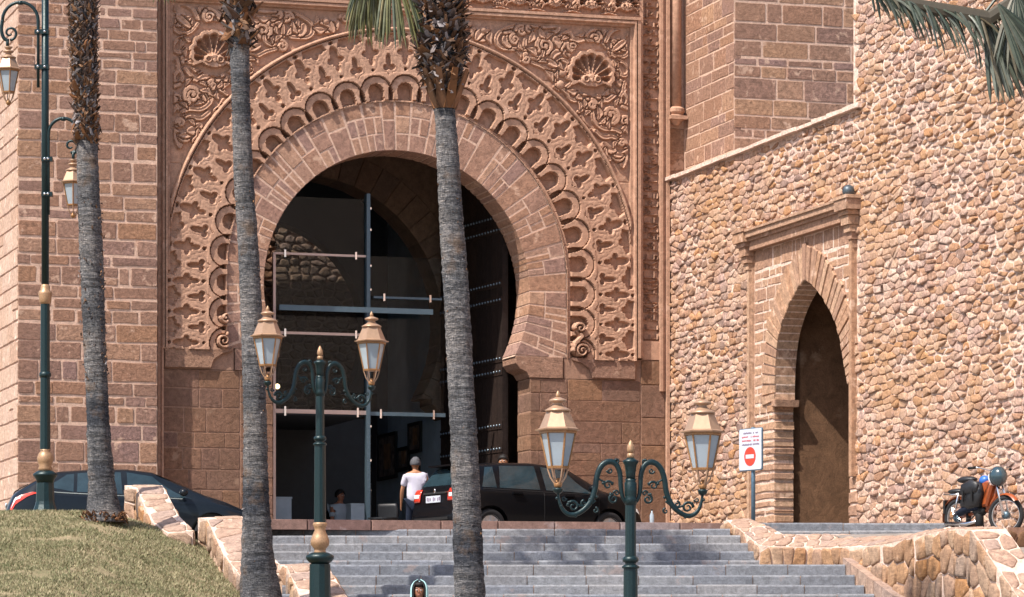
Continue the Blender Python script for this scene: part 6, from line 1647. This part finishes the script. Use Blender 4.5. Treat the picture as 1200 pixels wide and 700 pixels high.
    MB().ball((.108, 0, hz-.062), .02, 8, (.4, 1.2, .32)).build('mouth', plain('lips', (.32, .10, .08), .5) if 'lips' not in MATS else MATS['lips'], o, True)
    # hair: a shell over crown and back of the head
    v = []; f = []; N, K_ = 20, 12
    for i in range(K_+1):
        a = PI*.62*i/K_
        for k in range(N):
            q = 2*PI*k/N; fr_ = max(0, math.cos(q)); aa_ = a*(1-.42*fr_); jj = (1.06 if hair is M_GHAIR else 1)+.12*noise.noise(Vector((q*3, a*6, h)))+.14*noise.noise(Vector((q*11, a*17, h)))
            v.append((.008+.108*math.sin(aa_)*math.cos(q)*jj, .091*math.sin(aa_)*math.sin(q)*jj, hz+.012+.108*math.cos(aa_)*jj))
        if i: f += [((i-1)*N+k, (i-1)*N+(k+1) % N, i*N+(k+1) % N, i*N+k) for k in range(N)]
    if hair: 
        ho = mesh_obj('hair', v, f, hair, o, True); sm_ = ho.modifiers.new('t', 'SOLIDIFY'); sm_.thickness = .008
    # clothes follow the same skeleton, a little wider
    def grow(keys, extra, name, mat, trim):
        nn = []; 
        for k in keys:
            p, r = P[k]; r = r if hasattr(r, '__len__') else (r, r); e = extra.get(k, .014) if isinstance(extra, dict) else extra
            nn.append((p, (r[0]+e, r[1]+e)))
        ed = [(keys.index(a), keys.index(b)) for a, b in E_ if a in keys and b in keys]
        return nn, ed
    def cloth(name, keys, extra, mat, cut={}):
        nn, ed = grow(keys, extra, name, mat, None)
        for k, (k2, t) in cut.items():
            i = keys.index(k); a = Vector(P[k2][0]); b = Vector(P[k][0]); nn[i] = (tuple(a.lerp(b, t)), nn[i][1])
        if name == 'shirt': q_ = nn[0][0]; nn[0] = ((q_[0], q_[1], q_[2]-.10), (.15, .19))
        return skin_mesh(name, nn, ed, mat, o, 2, 0)
    P['pel'] = ((0, 0, P['pel'][0][2]), P['pel'][1])
    sk = ['pel', 'waist', 'chest', 'upch', 'neck']+[a+b for a in 'lr' for b in ('sh', 'ua', 'el')]
    cut = {'lel': ('lua', sleeve), 'rel': ('rua', sleeve), 'neck': ('upch', .8)}
    cloth('shirt', sk, {'pel': .035, 'waist': .040, 'chest': .028, 'upch': .030, 'neck': .02, 'lel': .028, 'rel': .028, 'lua': .026, 'rua': .026, 'lsh': .034, 'rsh': .034}, shirt, cut)
    cloth('trousers', ['pel']+[a+b for a in 'lr' for b in ('hip', 'thigh', 'knee', 'calf', 'ank')], {'pel': .012, 'lknee': .03, 'rknee': .03, 'lcalf': .032, 'rcalf': .032, 'lank': .038, 'rank': .038}, trousers)
    for a in 'lr':
        t = Vector(P[a+'toe'][0]); an = Vector(P[a+'ank'][0]); MB().ball(((t.x+an.x)/2+.01, t.y, .042), .062, 12, (2.1, .75, .68)).build('shoe', M_TRIM, o, True)
    return o
pm = pt(487, 600, 66.0); pm.z = ZP
person(pm, R(100), 1.65, 'grey-haired man in a white short-sleeved shirt walking into the arch beside the car', M_SHIRT, M_NAVYC, M_SKIN, M_GHAIR, walk=.16, arms=(6, 8), sleeve=.55)
ph = pt(590, 600, 67.6); ph.z = ZP
person(ph, R(-100), 1.80, 'dark-haired person behind the black car, only the forehead showing over its roof', M_NAVYC, M_NAVYC, M_SKIN, M_BHAIR)
pw = pt(491.5, 700, 46.3); pw.z = 1.155
wm = person(pw, R(-92), 1.62, 'woman in a pale aqua headscarf over a black cap at the bottom of the frame', M_AQUA, M_NAVYC, M_SKIN2, None, female=True, sleeve=1.0)
def hood(par, h, back, front_open, rad, mat, name, zlo):
    hz = 1.645; v = []; f = []; N = 28; K_ = 16
    for i in range(K_+1):
        t = i/K_; z = hz+rad*1.12-(rad*1.12-zlo)*t
        rr_ = rad*math.sqrt(max(.0, 1-((z-hz)/(rad*1.13))**2)) if z > hz else rad*(1+.25*max(0, (hz-z)-.1))
        for k in range(N+1):
            q = front_open+(2*PI-2*front_open)*k/N; v.append((.012+rr_*1.08*math.cos(q), rr_*.93*math.sin(q), z+.02*math.cos(q)*(1-t)))
        if i: f += [((i-1)*(N+1)+k, (i-1)*(N+1)+k+1, i*(N+1)+k+1, i*(N+1)+k) for k in range(N)]
    ob = mesh_obj(name, v, f, mat, par, True); m_ = ob.modifiers.new('t', 'SOLIDIFY'); m_.thickness = .010; return ob
hood(wm, 0, 0, R(42), .107, M_BHAIR, 'under_scarf', -.16); hood(wm, 0, 0, R(56), .126, M_AQUA, 'headscarf', -.30)
MB().ball((.03, 0, 1.725), .085, 12, (.95, .92, .5)).build('under_scarf_crown', M_BHAIR, wm, True)
pz = GO+GU*fx(398, 3.2)+GN*3.2; pz.z = ZP
person(pz, ANG+R(-60), 1.7, 'seated figure in a pale shirt, dim inside the passage behind the left post', M_GREYW, M_NAVYC, M_SKIN2, M_BHAIR, sit=True, sleeve=.6)

# ================================================================== FURNISHINGS IN THE PASSAGE
def inside(px, dep): p = GO+GU*fx(px, dep)+GN*dep; p.z = ZP; return p
def chair(loc, yaw, label):
    o = empty('chair', loc, yaw, label, 'chair'); MB().prism(rrect(-.22, .22, 0, .03, .01), -.22, .22).build('seat', M_SEAT, o).location = (0, 0, .44)
    v = []; f = []
    for j in range(7):
        for i in range(9): u = i/8-.5; w_ = .20+.03*math.sin(PI*j/6); v.append((2*u*w_, .20+.03*j/6+.06*(.25-u*u), .56+.34*j/6))
    for j in range(6):
        for i in range(8): q = j*9+i; f.append((q, q+1, q+10, q+9))
    b = mesh_obj('backrest', v, f, M_SEAT, o, True); b.modifiers.new('t', 'SOLIDIFY').thickness = .03
    for sx in (-1, 1):
        MB().tube([(sx*.21, -.20, 0), (sx*.19, -.18, .44)], .012, 6).build('leg', M_STEEL, o); MB().tube([(sx*.20, .24, 0), (sx*.19, .17, .44), (sx*.19, .22, .88)], .012, 6).build('leg', M_STEEL, o)
    return o
chair(pt(455, 600, 68.3)*1 if False else Vector((pt(462, 600, 68.0).x, 68.0, ZP)), R(150), 'black metal-legged chair just inside the arch, left of the walking man')
pos = pt(462, 600, 68.0); sit_on = GO+GU*fx(398, 3.2)+GN*3.25
chair(Vector((pz.x, pz.y, ZP)), ANG+R(30), 'dark chair under the seated figure inside the passage')
def plinth(px, dep, w_, h_, label):
    o = empty('white_plinth', inside(px, dep), ANG, label, 'plinth', 'white plinths inside the passage'); MB().box(-w_/2, w_/2, 0, w_, .03, h_-.03).build('body', M_GREYW, o); MB().box(-w_/2-.012, w_/2+.012, -.012, w_+.012, h_-.03, h_).build('top', M_GREYW, o); MB().box(-w_/2+.02, w_/2-.02, .02, w_-.02, 0, .03).build('foot', M_DARK, o)
plinth(332, 1.8, .32, 1.05, 'pale plinth at the left edge of the glass screen'); plinth(422, 1.9, .36, .95, 'pale plinth between the left post and the mullion, behind the glass')
tb = empty('side_table', Vector((pt(448, 600, 67.3).x, 67.6, ZP)), ANG, 'small dark round table beside the chair inside the arch', 'table')
MB().lathe([(.28, .60), (.28, .625)], 20).build('tabletop', M_SEAT, tb); MB().lathe([(.02, .02), (.02, .60)], 8).build('leg', M_STEEL, tb); MB().lathe([(.18, 0), (.17, .02)], 16).build('foot', M_STEEL, tb)
def picture(y0, y1, z0, z1, label):
    o = empty('framed_picture', GO+GU*(xg-.001)+GN*y0, ANG+PI/2, label, 'picture', 'pictures on the grey wall'); W_ = y1-y0
    fr = MB()
    t = .07
    fr.box(0, W_, 0, .05, z0, z0+t); fr.box(0, W_, 0, .05, z1-t, z1); fr.box(0, t, .001, .049, z0+t, z1-t); fr.box(W_-t, W_, .001, .049, z0+t, z1-t); fr.build('frame', M_TRIM, o)
    MB().box(t, W_-t, .005, .02, z0+t, z1-t).build('canvas', M_PAPER, o); MB().box(t+(W_-2*t)*.3, t+(W_-2*t)*.7, .02, .024, z0+t+(z1-z0)*.15, z0+t+(z1-z0)*.7).build('canvas_figure', plain('canvas_ochre', (.25, .13, .06), .8, var=.6, scale=5), o)
def gwall(px):                                      # depth on the grey wall seen at a picture column
    lo_, hi_ = 0, 20
    for _ in range(50):
        m_ = (lo_+hi_)/2; p = GO+GU*xg+GN*m_
        if 600+F*p.x/p.y > px: lo_ = m_
        else: hi_ = m_
    return lo_
def gwz(px, py): p = GO+GU*xg+GN*gwall(px); return EYE+(HZ-py)/F*p.y
for (pa, pb, ya, yb, lb) in ((444, 466, 508, 562, 'large dark framed picture, lowest left on the grey wall'), (467, 481, 524, 552, 'middle framed picture on the grey wall, partly behind the man'), (480, 495, 495, 531, 'upper right framed picture on the grey wall'), (482, 493, 538, 553, 'smallest framed picture, just right of the man\'s head')):
    ga, gb_ = sorted((gwall(pa), gwall(pb))); picture(ga, gb_, gwz((pa+pb)/2, yb), gwz((pa+pb)/2, ya), lb)
gl = empty('globe_lamp', GO+GU*fx(325, 1.9)+GN*1.9+Vector((0, 0, fac(325, 453, 1.9)[1])), 0, 'small lit round lamp glowing behind the glass near the left lantern', 'lamp')
MB().ball((0, 0, 0), .05, 12).build('globe', plain('lit_globe', (1, .7, .4), .5, emit=((1, .62, .3), 4.0)), gl, True); MB().tube([(0, 0, .05), (0, 0, 1.2)], .006, 5).build('cord', M_TRIM, gl)
bt = empty('bottle', Vector((pt(764, 610, 55.3).x, 55.3, ZP)), 0, 'small clear bottle standing on the top step right of the post', 'bottle')
MB().lathe([(.03, 0), (.034, .02), (.034, .13), (.014, .17), (.013, .20)], 12).build('glass_body', M_FROST, bt, True); MB().lathe([(.015, .20), (.015, .22)], 10).build('cap', M_TRIM, bt)
